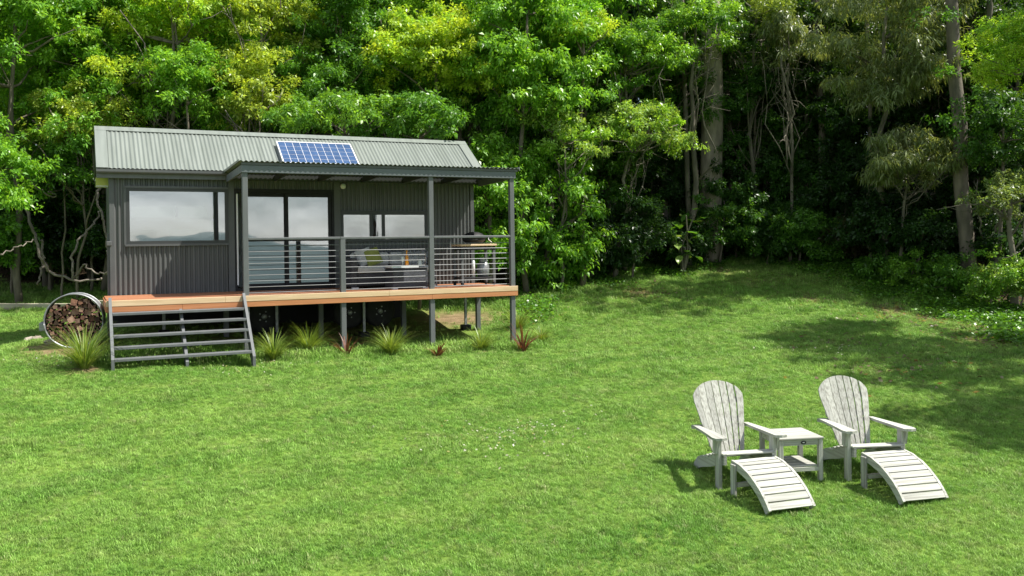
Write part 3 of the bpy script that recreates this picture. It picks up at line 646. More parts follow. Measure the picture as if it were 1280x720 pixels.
gb = thing('gas_bottle', 'squat grey gas bottle on the barbecue lower shelf', 'gas bottle', (bq.location.x + .22, .85, DK + .172))
MB().lathe([(.09, 0), (.115, .02), (.125, .08), (.125, .22), (.09, .29), (.03, .31), (.03, .33)], n=18).build('tank', 'galvanised', gb, True); MB().lathe([(.07, .30), (.075, .30), (.075, .39), (.07, .39)], n=16).build('collar', 'galvanised', gb)

# ------------------------------------------------------------------ adirondack chairs, footrests, side table
def slat_poly(w0, w1, Ls, round_r=None): pass
def board(o_name, poly, th, M_, parent, material='weathered_z'):
    n = len(poly); vs = [M_ @ Vector((p[0], -th / 2, p[1])) for p in poly] + [M_ @ Vector((p[0], th / 2, p[1])) for p in poly]
    fs = [tuple(range(n)), tuple(range(n, 2 * n))[::-1]] + [((i + 1) % n, i, n + i, n + (i + 1) % n) for i in range(n)]
    return MB().add(vs, fs).build(o_name, material, parent)
def arc_rail(pts, w):                                                # closed outline of a rail of depth w below a polyline of (y,z)
    p = np.array(pts, float); d = np.gradient(p, axis=0); d /= np.linalg.norm(d, axis=1)[:, None]; nn = np.stack([-d[:, 1], d[:, 0]], 1); nn[nn[:, 1] > 0] *= -1
    q = p + nn * w; return [tuple(a) for a in p] + [tuple(a) for a in q[::-1]]
def adirondack(label, loc, rz):
    t = thing('adirondack_chair', label, 'chair', loc, rz, 'weathered white lawn chairs')
    # +y is the back of the chair, front faces -y
    for s in (-1, 1):
        MB().box(s * .30 - .022, s * .30 + .022, -.045, .045, 0, .535, .006).build('front_leg', 'weathered_z', t)
        up = [(-.09, .375), (.1, .345), (.3, .285), (.5, .235), (.60, .20), (.70, .12), (.78, .0)]
        lo_ = [(.69, .0), (.63, .055), (.55, .09), (.45, .12), (.25, .17), (.05, .235), (-.09, .265)]
        MB().prism(up + lo_, 0, s * .262 - .014, s * .262 + .014).build('side_rail', 'weathered_y', t)
        arm = [(-.13 + .0, .0)]
        A = [(-.045, -.135), (.02, -.16), (.08, -.145), (.095, -.08), (.085, .0), (.06, .2), (.035, .42), (.02, .62), (-.035, .64), (-.045, .45), (-.05, .2)]
        zf = lambda y: .552 - .025 * max(0, y)
        vs = [(s * (.305 + a), y, zf(y)) for a, y in A] + [(s * (.305 + a), y, zf(y) - .026) for a, y in A]; n = len(A)
        fs = [tuple(range(n)), tuple(range(n, 2 * n))[::-1]] + [((i + 1) % n, i, n + i, n + (i + 1) % n) for i in range(n)]
        MB().add(vs, fs).build('arm', 'weathered_y', t)
        MB().prism([(-.03, .37), (.03, .37), (.03, .53), (-.06, .53)], 1, -.012, .012).xf(lambda p: (s * (.335) + p[1] * s, p[0] * 1.1 + .0, p[2])).build('arm_bracket', 'weathered_z', t)
    for k in range(7):                                                # seat slats
        y = -.09 + k * .077; z = .388 - .016 * k - .0012 * k * k + (.0 if k else -.012)
        MB().box(-.285, .285, y, y + .068, z - .018, z, .004).build('seat_slat', 'weathered_x', t)
    # fan back
    base = Vector((0, .445, .27)); rec = math.radians(25)
    Mb = Matrix.Translation(base) @ Matrix.Rotation(-rec, 4, 'X')
    ns = 7; Lb = .79; wb, wt = .37, .585; Rt = .305
    def edge_x(f, z): return (f - .5) * (wb + (wt - wb) * min(1, (z / .56)) ** .9)
    def topz(x): return Lb - Rt * .82 + .82 * math.sqrt(max(0, Rt * Rt - x * x))
    for k in range(ns):
        f0, f1 = k / ns, (k + 1) / ns; g = .0048; left = []; right = []
        for z in (0, .2, .4, .55): left.append((edge_x(f0, z) + g, z)); right.append((edge_x(f1, z) - g, z))
        zl = lambda f: [(x, topz(x)) for x in [edge_x(f, .7)]][0]
        tops = []
        for i in range(5):
            f = f0 + (f1 - f0) * i / 4; x = edge_x(f, .7) + (g if i == 0 else -g if i == 4 else 0); tops.append((x, topz(x)))
        left = [p for p in left if p[1] < tops[0][1] - .01]; right = [p for p in right if p[1] < tops[-1][1] - .01]
        poly = left + tops + right[::-1]
        bend = .012 * (abs(k - 3) / 3) ** 2
        board('back_slat', poly[::-1], .016, Mb @ Matrix.Translation((0, -bend * 2, 0)), t)
    for z, w in ((.10, .37), (.36, .47), (.57, .52)):
        board('back_batten', [(-w / 2, z - .03), (w / 2, z - .03), (w / 2, z + .03), (-w / 2, z + .03)], .022, Mb @ Matrix.Translation((0, .021, 0)), t)
    MB().box(-.33, .33, .60, .64, .498, .533).build('arm_support', 'weathered_x', t)
    return t
def footrest(label, loc, rz):
    t = thing('slatted_footrest', label, 'footrest', loc, rz, 'white slatted footrests')
    cur = [(0, .370), (-.14, .354), (-.28, .312), (-.40, .252), (-.50, .185), (-.58, .112), (-.645, .035)]
    fy = np.interp; cy_ = np.array(cur)
    for s in (-1, 1):
        MB().prism(arc_rail([(y, z + .004) for y, z in cur], .075), 0, s * .246 - .013, s * .246 + .013).build('side_rail', 'weathered_y', t)
        MB().box(s * .273 - .0135, s * .273 + .0135, -.10, -.02, 0, .345, .005).build('leg', 'weathered_z', t)
        edge_ = arc_rail([(y, z + .004) for y, z in cur[0:]], .024)
        MB().prism(edge_, 0, s * .266 - .016, s * .266 + .016).build('edge_strip', 'weathered_x', t) if False else None
    sl_len = np.concatenate([[0], np.cumsum(np.hypot(*np.diff(cy_, axis=0).T))]); tot = sl_len[-1]; ns = 9
    for k in range(ns):
        a = tot * k / ns + .003; b_ = tot * (k + 1) / ns - .011
        y0, z0 = np.interp(a, sl_len, cy_[:, 0]), np.interp(a, sl_len, cy_[:, 1]); y1, z1 = np.interp(b_, sl_len, cy_[:, 0]), np.interp(b_, sl_len, cy_[:, 1])
        d = np.array([y1 - y0, z1 - z0]); d /= np.linalg.norm(d); nn = np.array([d[1], -d[0]]); nn = nn if nn[1] > 0 else -nn
        P = [(y0, z0), (y1, z1), (y1 - nn[0] * .018, z1 - nn[1] * .018), (y0 - nn[0] * .018, z0 - nn[1] * .018)]
        MB().prism(P, 0, -.2325, .2325).build('slat', 'weathered_x', t)
    MB().box(-.245, .245, -.09, -.05, .12, .16).build('stretcher', 'weathered_x', t)
    return t
fl = seat_on(898.5, 611); fr2 = seat_on(1060, 600)
for (fx, fy_, fz), lab, lab2, rz in ((fl, 'weathered white fan-back lawn chair left of the small side table', 'white slatted footrest pushed against the left lawn chair', -.27), (fr2, 'weathered white fan-back lawn chair right of the small side table', 'white slatted footrest pushed against the right lawn chair', -.34)):
    rot = lambda x, y: (fx + x * math.cos(rz) - y * math.sin(rz), fy_ + x * math.sin(rz) + y * math.cos(rz))
    q = rot(.30, 0); adirondack(lab, (*q, fz - .005), rz)
    q = rot(.32, -.135); q2 = rot(.32, -.45); footrest(lab2, (*q, g1(*q2) - .005), rz + .13)
tp = seat_on(1026, 600)
tb = thing('side_table', 'small square weathered white side table between the two lawn chairs', 'table', (tp[0] - .15, tp[1] + .28, tp[2] - .005), -.30)
for k in range(5): MB().box(-.255, .255, -.255 + k * .102 + .002, -.255 + (k + 1) * .102 - .002, .445, .465, .004).build('top_slat', 'weathered_x', tb)
for sx in (-1, 1):
    for sy in (-1, 1): MB().box(sx * .222 - .024, sx * .222 + .024, sy * .222 - .024, sy * .222 + .024, 0, .443, .005).build('leg', 'weathered_z', tb)
for s in (-1, 1):
    MB().box(-.197, .197, s * .225 - .01, s * .225 + .01, .385, .442).build('apron', 'weathered_x', tb); MB().box(s * .225 - .01, s * .225 + .01, -.197, .197, .385, .442).build('apron', 'weathered_x', tb)
    MB().box(-.197, .197, s * .225 - .012, s * .225 + .012, .11, .15).build('stretcher', 'weathered_x', tb)
for k in range(4): MB().box(-.195, .195, -.21 + k * .106, -.21 + k * .106 + .096, .152, .168, .003).build('shelf_slat', 'weathered_x', tb)
MB().lathe([(.004, 0), (.022, 0), (.024, .003), (.004, .005)], n=20).xf(lambda p: (.03 + p[0] * 1.3, -.2355 - p[2], .414 + p[1] * .8)).build('maker_badge', 'black_metal', tb)
MB().lathe([(.001, 0), (.006, 0), (.006, .002)], n=10).xf(lambda p: (.03 + p[0] * 2.2, -.241 - p[2], .414 + p[1])).build('badge_mark', 'white_metal', tb)

# ------------------------------------------------------------------ firewood ring, logs, sleepers
rc = at(94, 395.5, 15.1); rz_ = g1(rc[0], rc[1]); RR = .45
ring = thing('firewood_ring', 'large round galvanised steel ring holding split firewood beside the cabin', 'firewood ring', (rc[0], rc[1], rz_ + RR - .02), -.10)
n = 48; vs = []; fs = []
for r, y in ((RR, -.22), (RR, .26), (RR - .012, .26), (RR - .012, -.22)):
    for j in range(n): a = 2 * math.pi * j / n; vs.append((r * math.sin(a), y, r * math.cos(a)))
for k in range(4):
    for j in range(n): fs.append((k * n + j, k * n + (j + 1) % n, ((k + 1) % 4) * n + (j + 1) % n, ((k + 1) % 4) * n + j))
MB().add(vs, fs).build('ring_band', 'galvanised', ring, True)
for y in (-.225, .262): MB().tube([(RR * math.sin(a), y, RR * math.cos(a)) for a in np.linspace(0, 2 * math.pi, 49)], .012, 6, False).build('rolled_edge', 'galvanised', ring, True)
MB().box(-RR - .09, -RR - .005, -.1, .25, -.16, -.02, .01).build('side_bracket', 'galvanised', ring)
RG = random.Random(11); pts = []
Mring = Matrix.Translation(ring.location) @ Matrix.Rotation(-.10, 4, 'Z')
tries = 0
while len(pts) < 110 and tries < 14000:
    tries += 1; x = RG.uniform(-.43, .43); z = RG.uniform(-.43, .36); r = RG.uniform(.038, .07)
    if math.hypot(x, z) + r > RR - .02: continue
    if z > .31 + .07 * math.sin(x * 7): continue
    if any(math.hypot(x - a, z - b) < (r + c) * .84 for a, b, c in pts): continue
    pts.append((x, z, r))
tries = 0
while len(pts) < 190 and tries < 30000:
    tries += 1; x = RG.uniform(-.5, .5); z = RG.uniform(-.5, .36); r = RG.uniform(.018, .036)
    if math.hypot(x, z) + r > RR - .016 or z > .31 + .07 * math.sin(x * 7): continue
    if any(math.hypot(x - a, z - b) < (r + c) * .80 for a, b, c in pts): continue
    pts.append((x, z, r))
for x, z, r in pts:
    k = RG.choice((3, 4, 4, 5)); ph = RG.uniform(0, 6.28); poly = []
    for j in range(k): a = ph + 2 * math.pi * j / k + RG.uniform(-.25, .25); q = r * RG.uniform(.9, 1.2); poly.append((x + q * math.cos(a), z + q * math.sin(a)))
    y0 = -.19 + RG.uniform(-.05, .06); y1 = .2 + RG.uniform(-.03, .05)
    lg = MB().prism(poly, 1, y0 + .012, y1).build('firewood_log', 'split_wood'); lg.matrix_world = Mring @ Matrix.Rotation(RG.uniform(-.04, .04), 4, 'X')
    tag(lg, 'split brown firewood log stacked inside the round steel ring', 'firewood', 'split firewood in the steel ring')
    MB().prism(poly, 1, y0, y0 + .0115).build('cut_end', 'log_end' if RG.random() < .55 else 'split_wood', lg)
def rock(loc, r, seed, label):
    rr = random.Random(seed); vs = []; fs = []; N, Mq = 7, 10
    for i in range(N + 1):
        for j in range(Mq):
            a = math.pi * i / N; b_ = 2 * math.pi * j / Mq; q = r * (1 + rr.uniform(-.22, .22)); vs.append((q * math.sin(a) * math.cos(b_) * 1.3, q * math.sin(a) * math.sin(b_), q * math.cos(a) * .6))
    for i in range(N):
        for j in range(Mq): fs.append((i * Mq + j, (i + 1) * Mq + j, (i + 1) * Mq + (j + 1) % Mq, i * Mq + (j + 1) % Mq))
    o = MB().add(vs, fs).build('rock', 'rock'); o.location = loc; tag(o, label, 'rock')
for px_, py_, r, lab in ((44, 427, .13, 'flat brown rock left of the firewood ring'), (66, 429, .10, 'small brown rock touching the firewood ring')):
    p = seat_on(px_, py_); rock((p[0], p[1], p[2] + .02), r, int(px_), lab)
def plank(pa, pb, w, h, dz, label, name='timber_sleeper'):
    a = Vector(pa); b_ = Vector(pb); d = b_ - a; L2 = math.hypot(d.x, d.y)
    o = MB().box(0, L2, -w / 2, w / 2, 0, h, .008).build(name, 'sleeper'); o.location = (a.x, a.y, a.z + dz); o.rotation_euler = (0, -math.atan2(d.z, L2), math.atan2(d.y, d.x)); tag(o, label, 'sleeper'); return o
A_ = at(-30, 378, 20.2); B_ = at(138, 375, 20.0)
for q in (A_, B_): q[2] = g1(q[0], q[1])
plank(A_, B_, .10, .15, -.02, 'long weathered timber sleeper edging the grass left of the cabin')
q0 = A_ * .2 + B_ * .8; plank(q0, B_, .09, .07, .135, 'short pale timber offcut lying on the long sleeper')
# ------------------------------------------------------------------ foliage
STY = {  # leaf length, width, leaves per twig, droop, spread along the twig axis, twig density per m2 of clump shell
    'broad': (.112, .048, 8, .25, .45, 27), 'vine': (.13, .06, 5, .75, .35, 40), 'euc': (.19, .034, 7, 1.3, .3, 26), 'fine': (.075, .026, 12, .25, .8, 44),
    'shrub': (.085, .04, 7, .2, .6, 46), 'big': (.20, .085, 6, .35, .45, 14), 'far': (.9, .46, 5, .4, .5, 1.5)}
def unit(v): return v / (np.linalg.norm(v, axis=-1, keepdims=True) + 1e-9)
def leaf_cloud(rng, clumps, style, col, col2, young=.25, dens=1., low=-.35):
    Lf, Wf, K, droop, fwd, dn = STY[style]; cl = np.array(clumps); area = 2 * math.pi * cl[:, 3] * (cl[:, 4] + cl[:, 5]) * .7
    cnt = np.maximum(6, (area * dn * dens)); ms = np.maximum(4, (cnt / 9).astype(int)); sidx = np.repeat(np.arange(len(cl)), ms); S = len(sidx)
    ds = unit(rng.normal(size=(S, 3))); ds[:, 2] = np.where(ds[:, 2] < low, -ds[:, 2] * .8, ds[:, 2]); sr_ = cl[sidx, 3:6]
    sc_ = cl[sidx, :3] + ds * sr_ * (rng.uniform(.25, 1.25, S) ** .8)[:, None]
    per = np.maximum(2, (9 * rng.gamma(2.2, 1 / 2.2, S)).astype(int)); idx2 = np.repeat(np.arange(S), per); idx = sidx[idx2]; N = len(idx2)
    spread = (.09 + .16 * sr_[:, :1].mean(1))[idx2][:, None]
    d = unit(rng.normal(size=(N, 3)) * np.array([1, 1, .8]) + ds[idx2] * .5)
    base = sc_[idx2] + d * spread * rng.uniform(.3, 1.3, (N, 1)) * np.array([1, 1, .7])
    axis = unit(d * np.array([1, 1, .6]) + ds[idx2] * .4 + np.array([0, 0, .3]) + rng.normal(size=(N, 3)) * .35)
    # leaves of each twig
    ref = unit(np.cross(axis, rng.normal(size=(N, 3)))); ref2 = np.cross(axis, ref)
    ph = rng.uniform(0, 6.28, (N, 1)) + np.arange(K)[None] * 2.399 + rng.normal(size=(N, K)) * .3
    rad = np.cos(ph)[..., None] * ref[:, None] + np.sin(ph)[..., None] * ref2[:, None]
    a = unit(rad * .9 + axis[:, None] * fwd + rng.normal(size=(N, K, 3)) * .22 + np.array([0, 0, -droop * .6]))
    st = base[:, None] + axis[:, None] * (rng.uniform(-.10, .10, (N, K, 1)) * (Lf / .13)) + rad * .015
    nrm = unit(axis[:, None] * .7 + np.array([0, 0, .55]) + rng.normal(size=(N, K, 3)) * .6)
    b = unit(np.cross(nrm, a)); nrm = np.cross(a, b)
    s = rng.uniform(.45, 1.2, (N, K, 1)); L = Lf * s; Wd = Wf * s
    v = np.stack([st, st + a * L * .48 + b * Wd * .5 + nrm * Wd * .16, st + a * L - np.array([0, 0, 1.]) * L * .12 * (1 + droop), st + a * L * .48 - b * Wd * .5 + nrm * Wd * .16], 2).reshape(-1, 4, 3)
    cmix = np.clip(rng.normal(0, .22, len(cl)) + young, 0, 1)[idx]; tw = np.clip(cmix + rng.normal(0, .25, S)[idx2], 0, 1)[:, None, None]
    c = np.array(col) * (1 - tw) + np.array(col2) * tw
    c = c * (rng.uniform(.7, 1.3, (N, K, 1))) * rng.uniform(.85, 1.15, (N, 1, 1))
    return v, c.reshape(-1, 3)
def limb(mb_, rng, p0, p1, r0, r1, n=6, wob=.1, sides=6, sag=0.):
    p0 = np.array(p0, float); p1 = np.array(p1, float); t = np.linspace(0, 1, n)[:, None]; L = np.linalg.norm(p1 - p0)
    w = np.cumsum(rng.normal(size=(n, 3)), 0) * wob * L / n; w -= w[0] + (w[-1] - w[0]) * t
    pts = p0 + (p1 - p0) * t + w; pts[:, 2] -= sag * np.sin(np.pi * t[:, 0])
    mb_.tube(pts, np.linspace(r0, r1, n), sides); return pts
def crown_clumps(rng, c, r, n, cr, flat=.6, shell=.5, low=-.55):
    d = unit(rng.normal(size=(n, 3))); d[:, 2] = np.where(d[:, 2] < low, -d[:, 2], d[:, 2])
    p = np.array(c) + d * np.array(r) * rng.uniform(shell, 1., (n, 1)); k = cr * rng.uniform(.65, 1.3, n)
    return np.concatenate([p, np.stack([k, k, k * flat], 1)], 1)
TOTAL = [0]
def tree(name, label, base, cen, rad, ncl, cr, style, col, col2, young=.25, tr=.09, dens=1., bark='bark_grey', flat=.6, bare=0, group=None, seed=0, low=-.55, cat='tree', limbs=10, extra=(), lean=None, sides=8, shell=.5, wob=.11, taper=.35):
    rng = np.random.default_rng(seed + 100); cl = crown_clumps(rng, cen, rad, ncl, cr, flat, shell, low)
    if len(extra): cl = np.vstack([cl, np.array(extra)])
    bz = g1(base[0], base[1]) - .1; b0 = np.array([base[0], base[1], bz])
    root = thing(name, label, cat, tuple(b0), 0, group)
    mb_ = MB(); top = np.array([cen[0], cen[1], cen[2] + rad[2] * .5]); tp_ = limb(mb_, rng, b0, top, tr, tr * taper, 9, wob, sides)
    for k in rng.permutation(len(cl))[:limbs]:
        q = cl[k, :3]; z = max(b0[2] + .35 * (top[2] - b0[2]), q[2] - rng.uniform(.3, 1.0) * np.hypot(*(q[:2] - cen[:2])) - .2)
        i = int(np.clip(np.searchsorted(tp_[:, 2], z), 1, 8)); limb(mb_, rng, tp_[i], q, tr * .4, tr * .1, 5, .25, 5)
    for k in range(bare):
        q = np.array(cen) + unit(rng.normal(size=3)) * np.array(rad) * rng.uniform(.7, 1.15); i = int(rng.integers(3, 8))
        pp = limb(mb_, rng, tp_[i], q, max(.02, tr * .28), .011, 7, .35, 4)
        for _ in range(3):
            j = int(rng.integers(2, 6)); limb(mb_, rng, pp[j], pp[j] + rng.normal(size=3) * .45, .012, .006, 4, .4, 3)
    mb_.xf(lambda p: (p[0] - b0[0], p[1] - b0[1], p[2] - b0[2])); mb_.build('trunk', bark, root, True)
    v, c = leaf_cloud(rng, cl, style, col, col2, young, dens); v = v - b0
    TOTAL[0] += len(v); link('crown', quads_mesh('crown', v, c), 'leaf', root)
    return root
def pt(px, py, t): p = at(px, py, t); return p
def vt(name, label, px, py, t, rx, rz, ncl, cr, style, col, col2, base=None, ry=None, **k):
    c = pt(px, py, t); b_ = c[:2] + np.array([0.0, .25]) if base is None else pt(*base)[:2]
    k.setdefault('seed', int(px * 7 + py * 13)); return tree(name, label, b_, c, (rx, ry or rx * .8, rz), ncl, cr, style, col, col2, **k)
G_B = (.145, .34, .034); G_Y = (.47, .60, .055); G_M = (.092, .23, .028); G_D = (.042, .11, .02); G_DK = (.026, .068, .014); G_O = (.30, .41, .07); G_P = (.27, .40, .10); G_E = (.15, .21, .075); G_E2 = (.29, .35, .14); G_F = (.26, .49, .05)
T = 'leafy_tree'
vt(T, 'bright green leafy tree cut off by the left edge of the photo', 20, 95, 20.5, 2.0, 2.9, 60, .7, 'broad', G_B, G_F, young=.35, bare=3)
vt('leafy_shrub', 'yellow-green bush at the left edge, level with the cabin window', -8, 235, 18.6, .75, 1.35, 26, .42, 'broad', G_B, G_F, young=.3, cat='shrub', bare=2, tr=.03)
vt(T, 'mid-green tree rising above the left end of the cabin roof', 125, 60, 22.0, 1.5, 2.4, 48, .65, 'broad', G_B, G_F, young=.3, bare=3)
vt(T, 'yellow-green tree with bare twigs above the left half of the roof', 215, 60, 21.8, 1.7, 2.2, 50, .6, 'broad', G_F, G_Y, young=.45, bare=12, bark='liana')
vt(T, 'olive-yellow tree above the solar panel', 325, 65, 22.4, 1.4, 2.4, 46, .58, 'broad', G_O, G_Y, young=.35, bare=8, bark='liana')
vt('leafy_shrub', 'bright green bushy sapling just above the roof ridge, left of the solar panel', 238, 125, 20.8, 1.05, 1.2, 30, .46, 'broad', G_B, G_F, young=.4, cat='shrub', tr=.05)
vt('leafy_shrub', 'olive shrub tangled with bare branches beside the left end of the roof', 95, 165, 20.8, 1.2, 1.1, 26, .46, 'broad', G_O, G_Y, young=.2, bare=16, bark='bark_grey', cat='shrub', tr=.035)
vt('leafy_shrub', 'mid-green shrub left of the roof, over the dark hollow with vines', 75, 225, 20.8, 1.0, .9, 22, .46, 'broad', G_M, G_B, young=.3, cat='shrub', tr=.03)
vt('leafy_shrub', 'dark green undergrowth left of the cabin behind the vines', 55, 290, 23.6, 2.2, 1.6, 44, .6, 'shrub', G_D, G_M, young=.2, cat='shrub', tr=.06)
vt('leafy_shrub', 'olive bush behind the ridge between solar panel and bare twigs', 315, 135, 21.5, .9, .8, 22, .4, 'broad', G_O, G_Y, young=.3, cat='shrub', bare=8, tr=.05, bark='liana')
vt(T, 'dark green tree with yellow-tipped boughs above the solar panel', 430, 70, 23.5, 1.4, 2.5, 44, .64, 'broad', G_M, G_B, young=.3, extra=[(*pt(430, 92, 21.6), .55, .5, .32), (*pt(405, 108, 21.5), .42, .4, .25), (*pt(455, 85, 21.8), .4, .4, .22)])
vt(T, 'yellow-crowned leafy tree above the middle of the cabin roof', 540, 85, 22.8, 1.6, 1.7, 54, .56, 'broad', G_F, G_Y, young=.6, base=(552, 300, 23.4), tr=.10, bark='bark_pale')
vt('leafy_shrub', 'low mid-green hedge-like bush along the roof ridge right of the solar panel', 430, 155, 20.7, 1.9, .55, 34, .42, 'broad', G_M, G_F, young=.3, cat='shrub', tr=.05)
vt('leafy_shrub', 'mid-green bush over the ridge below the yellow-crowned tree', 525, 160, 21.0, 1.0, .55, 20, .42, 'broad', G_M, G_B, young=.3, cat='shrub', tr=.05)
vt(T, 'tall green tree behind and right of the yellow-crowned one', 600, 50, 25.0, 1.6, 2.6, 44, .7, 'broad', G_M, G_B, young=.35)
vt(T, 'dense bright green creeper-clad tree above the right end of the roof', 660, 80, 22.8, 1.45, 2.6, 70, .55, 'vine', G_B, G_F, young=.3, low=-.9)
vt(T, 'small tree with bright yellow crown right of the creeper-clad tree', 730, 42, 23.4, .75, .55, 12, .42, 'broad', G_F, G_Y, young=.7)
vt(T, 'mid-green tree between the creeper-clad tree and the layered pale one', 735, 100, 24.6, 1.2, 1.8, 36, .55, 'broad', G_M, G_B, young=.3)
vt('creeper_bush', 'tall wall of drooping green creeper right of the verandah', 690, 275, 23.6, 1.2, 1.9, 70, .46, 'vine', G_B, G_F, young=.2, low=-.95, cat='shrub', shell=.75)
vt('creeper_bush', 'green creeper thicket behind the right corner of the cabin', 618, 262, 22.4, .95, 1.8, 54, .46, 'vine', G_B, G_F, young=.25, low=-.95, cat='shrub', shell=.7)
vt(T, 'pale green sapling with flat leaf layers right above the verandah roof end', 705, 175, 23.0, 1.1, .85, 30, .4, 'broad', G_P, G_F, young=.4, flat=.35, bare=6, bark='bark_pale', tr=.05)
vt(T, 'pale umbrella-layered tree left of the big trunk', 800, 168, 24.4, 1.7, .85, 48, .46, 'broad', G_P, G_F, young=.35, flat=.32, bare=10, bark='bark_pale', tr=.08, base=(768, 330, 24.8))
vt(T, 'layered mid-green tree above the pale umbrella-layered one', 790, 75, 25.2, 1.7, 1.1, 48, .48, 'broad', G_M, G_F, young=.5, flat=.32, bare=10, bark='bark_pale', tr=.09, base=(780, 330, 25.8))
vt(T, 'green boughs in front of the big grey trunk near the top of the photo', 870, 45, 26.0, 1.5, 1.0, 36, .5, 'broad', G_M, G_F, young=.35, flat=.35, bare=8, base=(862, 320, 26.6), tr=.11, bark='bark_pale')
vt('tall_tree', 'tall tree with the thickest straight grey trunk, right of centre', 884, -170, 27.5, 3.2, 2.4, 40, .9, 'broad', G_M, G_B, base=(888, 325, 27.5), tr=.36, sides=14, bark='bark_tall', wob=.03, taper=.75, dens=.2)
vt(T, 'dark glossy tree right of the big grey trunk', 945, 165, 28.0, 1.6, 1.9, 44, .6, 'shrub', G_D, G_M, young=.45, low=-.8)
vt(T, 'dim green tree with bare twigs at the top, right of the big trunk', 945, 45, 27.5, 1.6, 1.3, 20, .6, 'fine', G_D, G_O, young=.3, bare=16, bark='bark_pale')
vt(T, 'slender pale-stemmed tree with few leaves in the shade', 985, 60, 26.5, 1.0, 1.0, 14, .45, 'euc', G_E, G_E2, young=.2, base=(988, 318, 26.6), bare=10, bark='bark_pale', tr=.06)
vt('eucalyptus_tree', 'tall eucalyptus with hanging grey-green leaves near the top right', 1110, 50, 23.6, 1.9, 2.0, 70, .55, 'euc', G_E, G_E2, young=.35, low=-.9, base=(1106, 320, 24.4), tr=.10, bark='bark_pale')
vt('eucalyptus_tree', 'young eucalyptus with hanging pale leaves left of the leaning trunk', 1140, 205, 23.0, 1.2, .8, 40, .42, 'euc', G_E, G_E2, young=.5, low=-.9, bare=8, base=(1120, 330, 23.5), tr=.06, bark='bark_pale')
vt('tall_tree', 'tall tree with stout leaning mottled trunk behind the shrubs at right', 1172, -150, 22.6, 3.6, 2.0, 60, .9, 'broad', G_M, G_B, base=(1214, 345, 22.4), tr=.20, sides=14, bark='bark_grey', wob=.05, taper=.6, dens=.3, extra=[(*pt(1178, 25, 21.9), .7, .6, .45), (*pt(1196, 95, 21.8), .5, .45, .35), (*pt(1222, 60, 21.9), .6, .5, .4), (*pt(1176, 150, 21.9), .35, .35, .25)])
vt(T, 'feathery bright green tree cut off by the right edge of the photo', 1276, 75, 18.4, 1.0, .95, 60, .36, 'fine', G_F, G_Y, young=.2, tr=.06, flat=.4, base=(1330, 380, 18.8))
vt(T, 'dark green tree below the feathery one at the right edge', 1255, 175, 21.4, 1.1, 1.1, 40, .48, 'broad', G_D, G_M, young=.4, tr=.06)
vt(T, 'pale-leaved sapling with slim trunk at the right edge, behind the shrubs', 1262, 255, 20.6, .8, .6, 12, .38, 'shrub', G_E, G_P, young=.4, base=(1268, 350, 20.6), tr=.10, bark='bark_pale', bare=6)
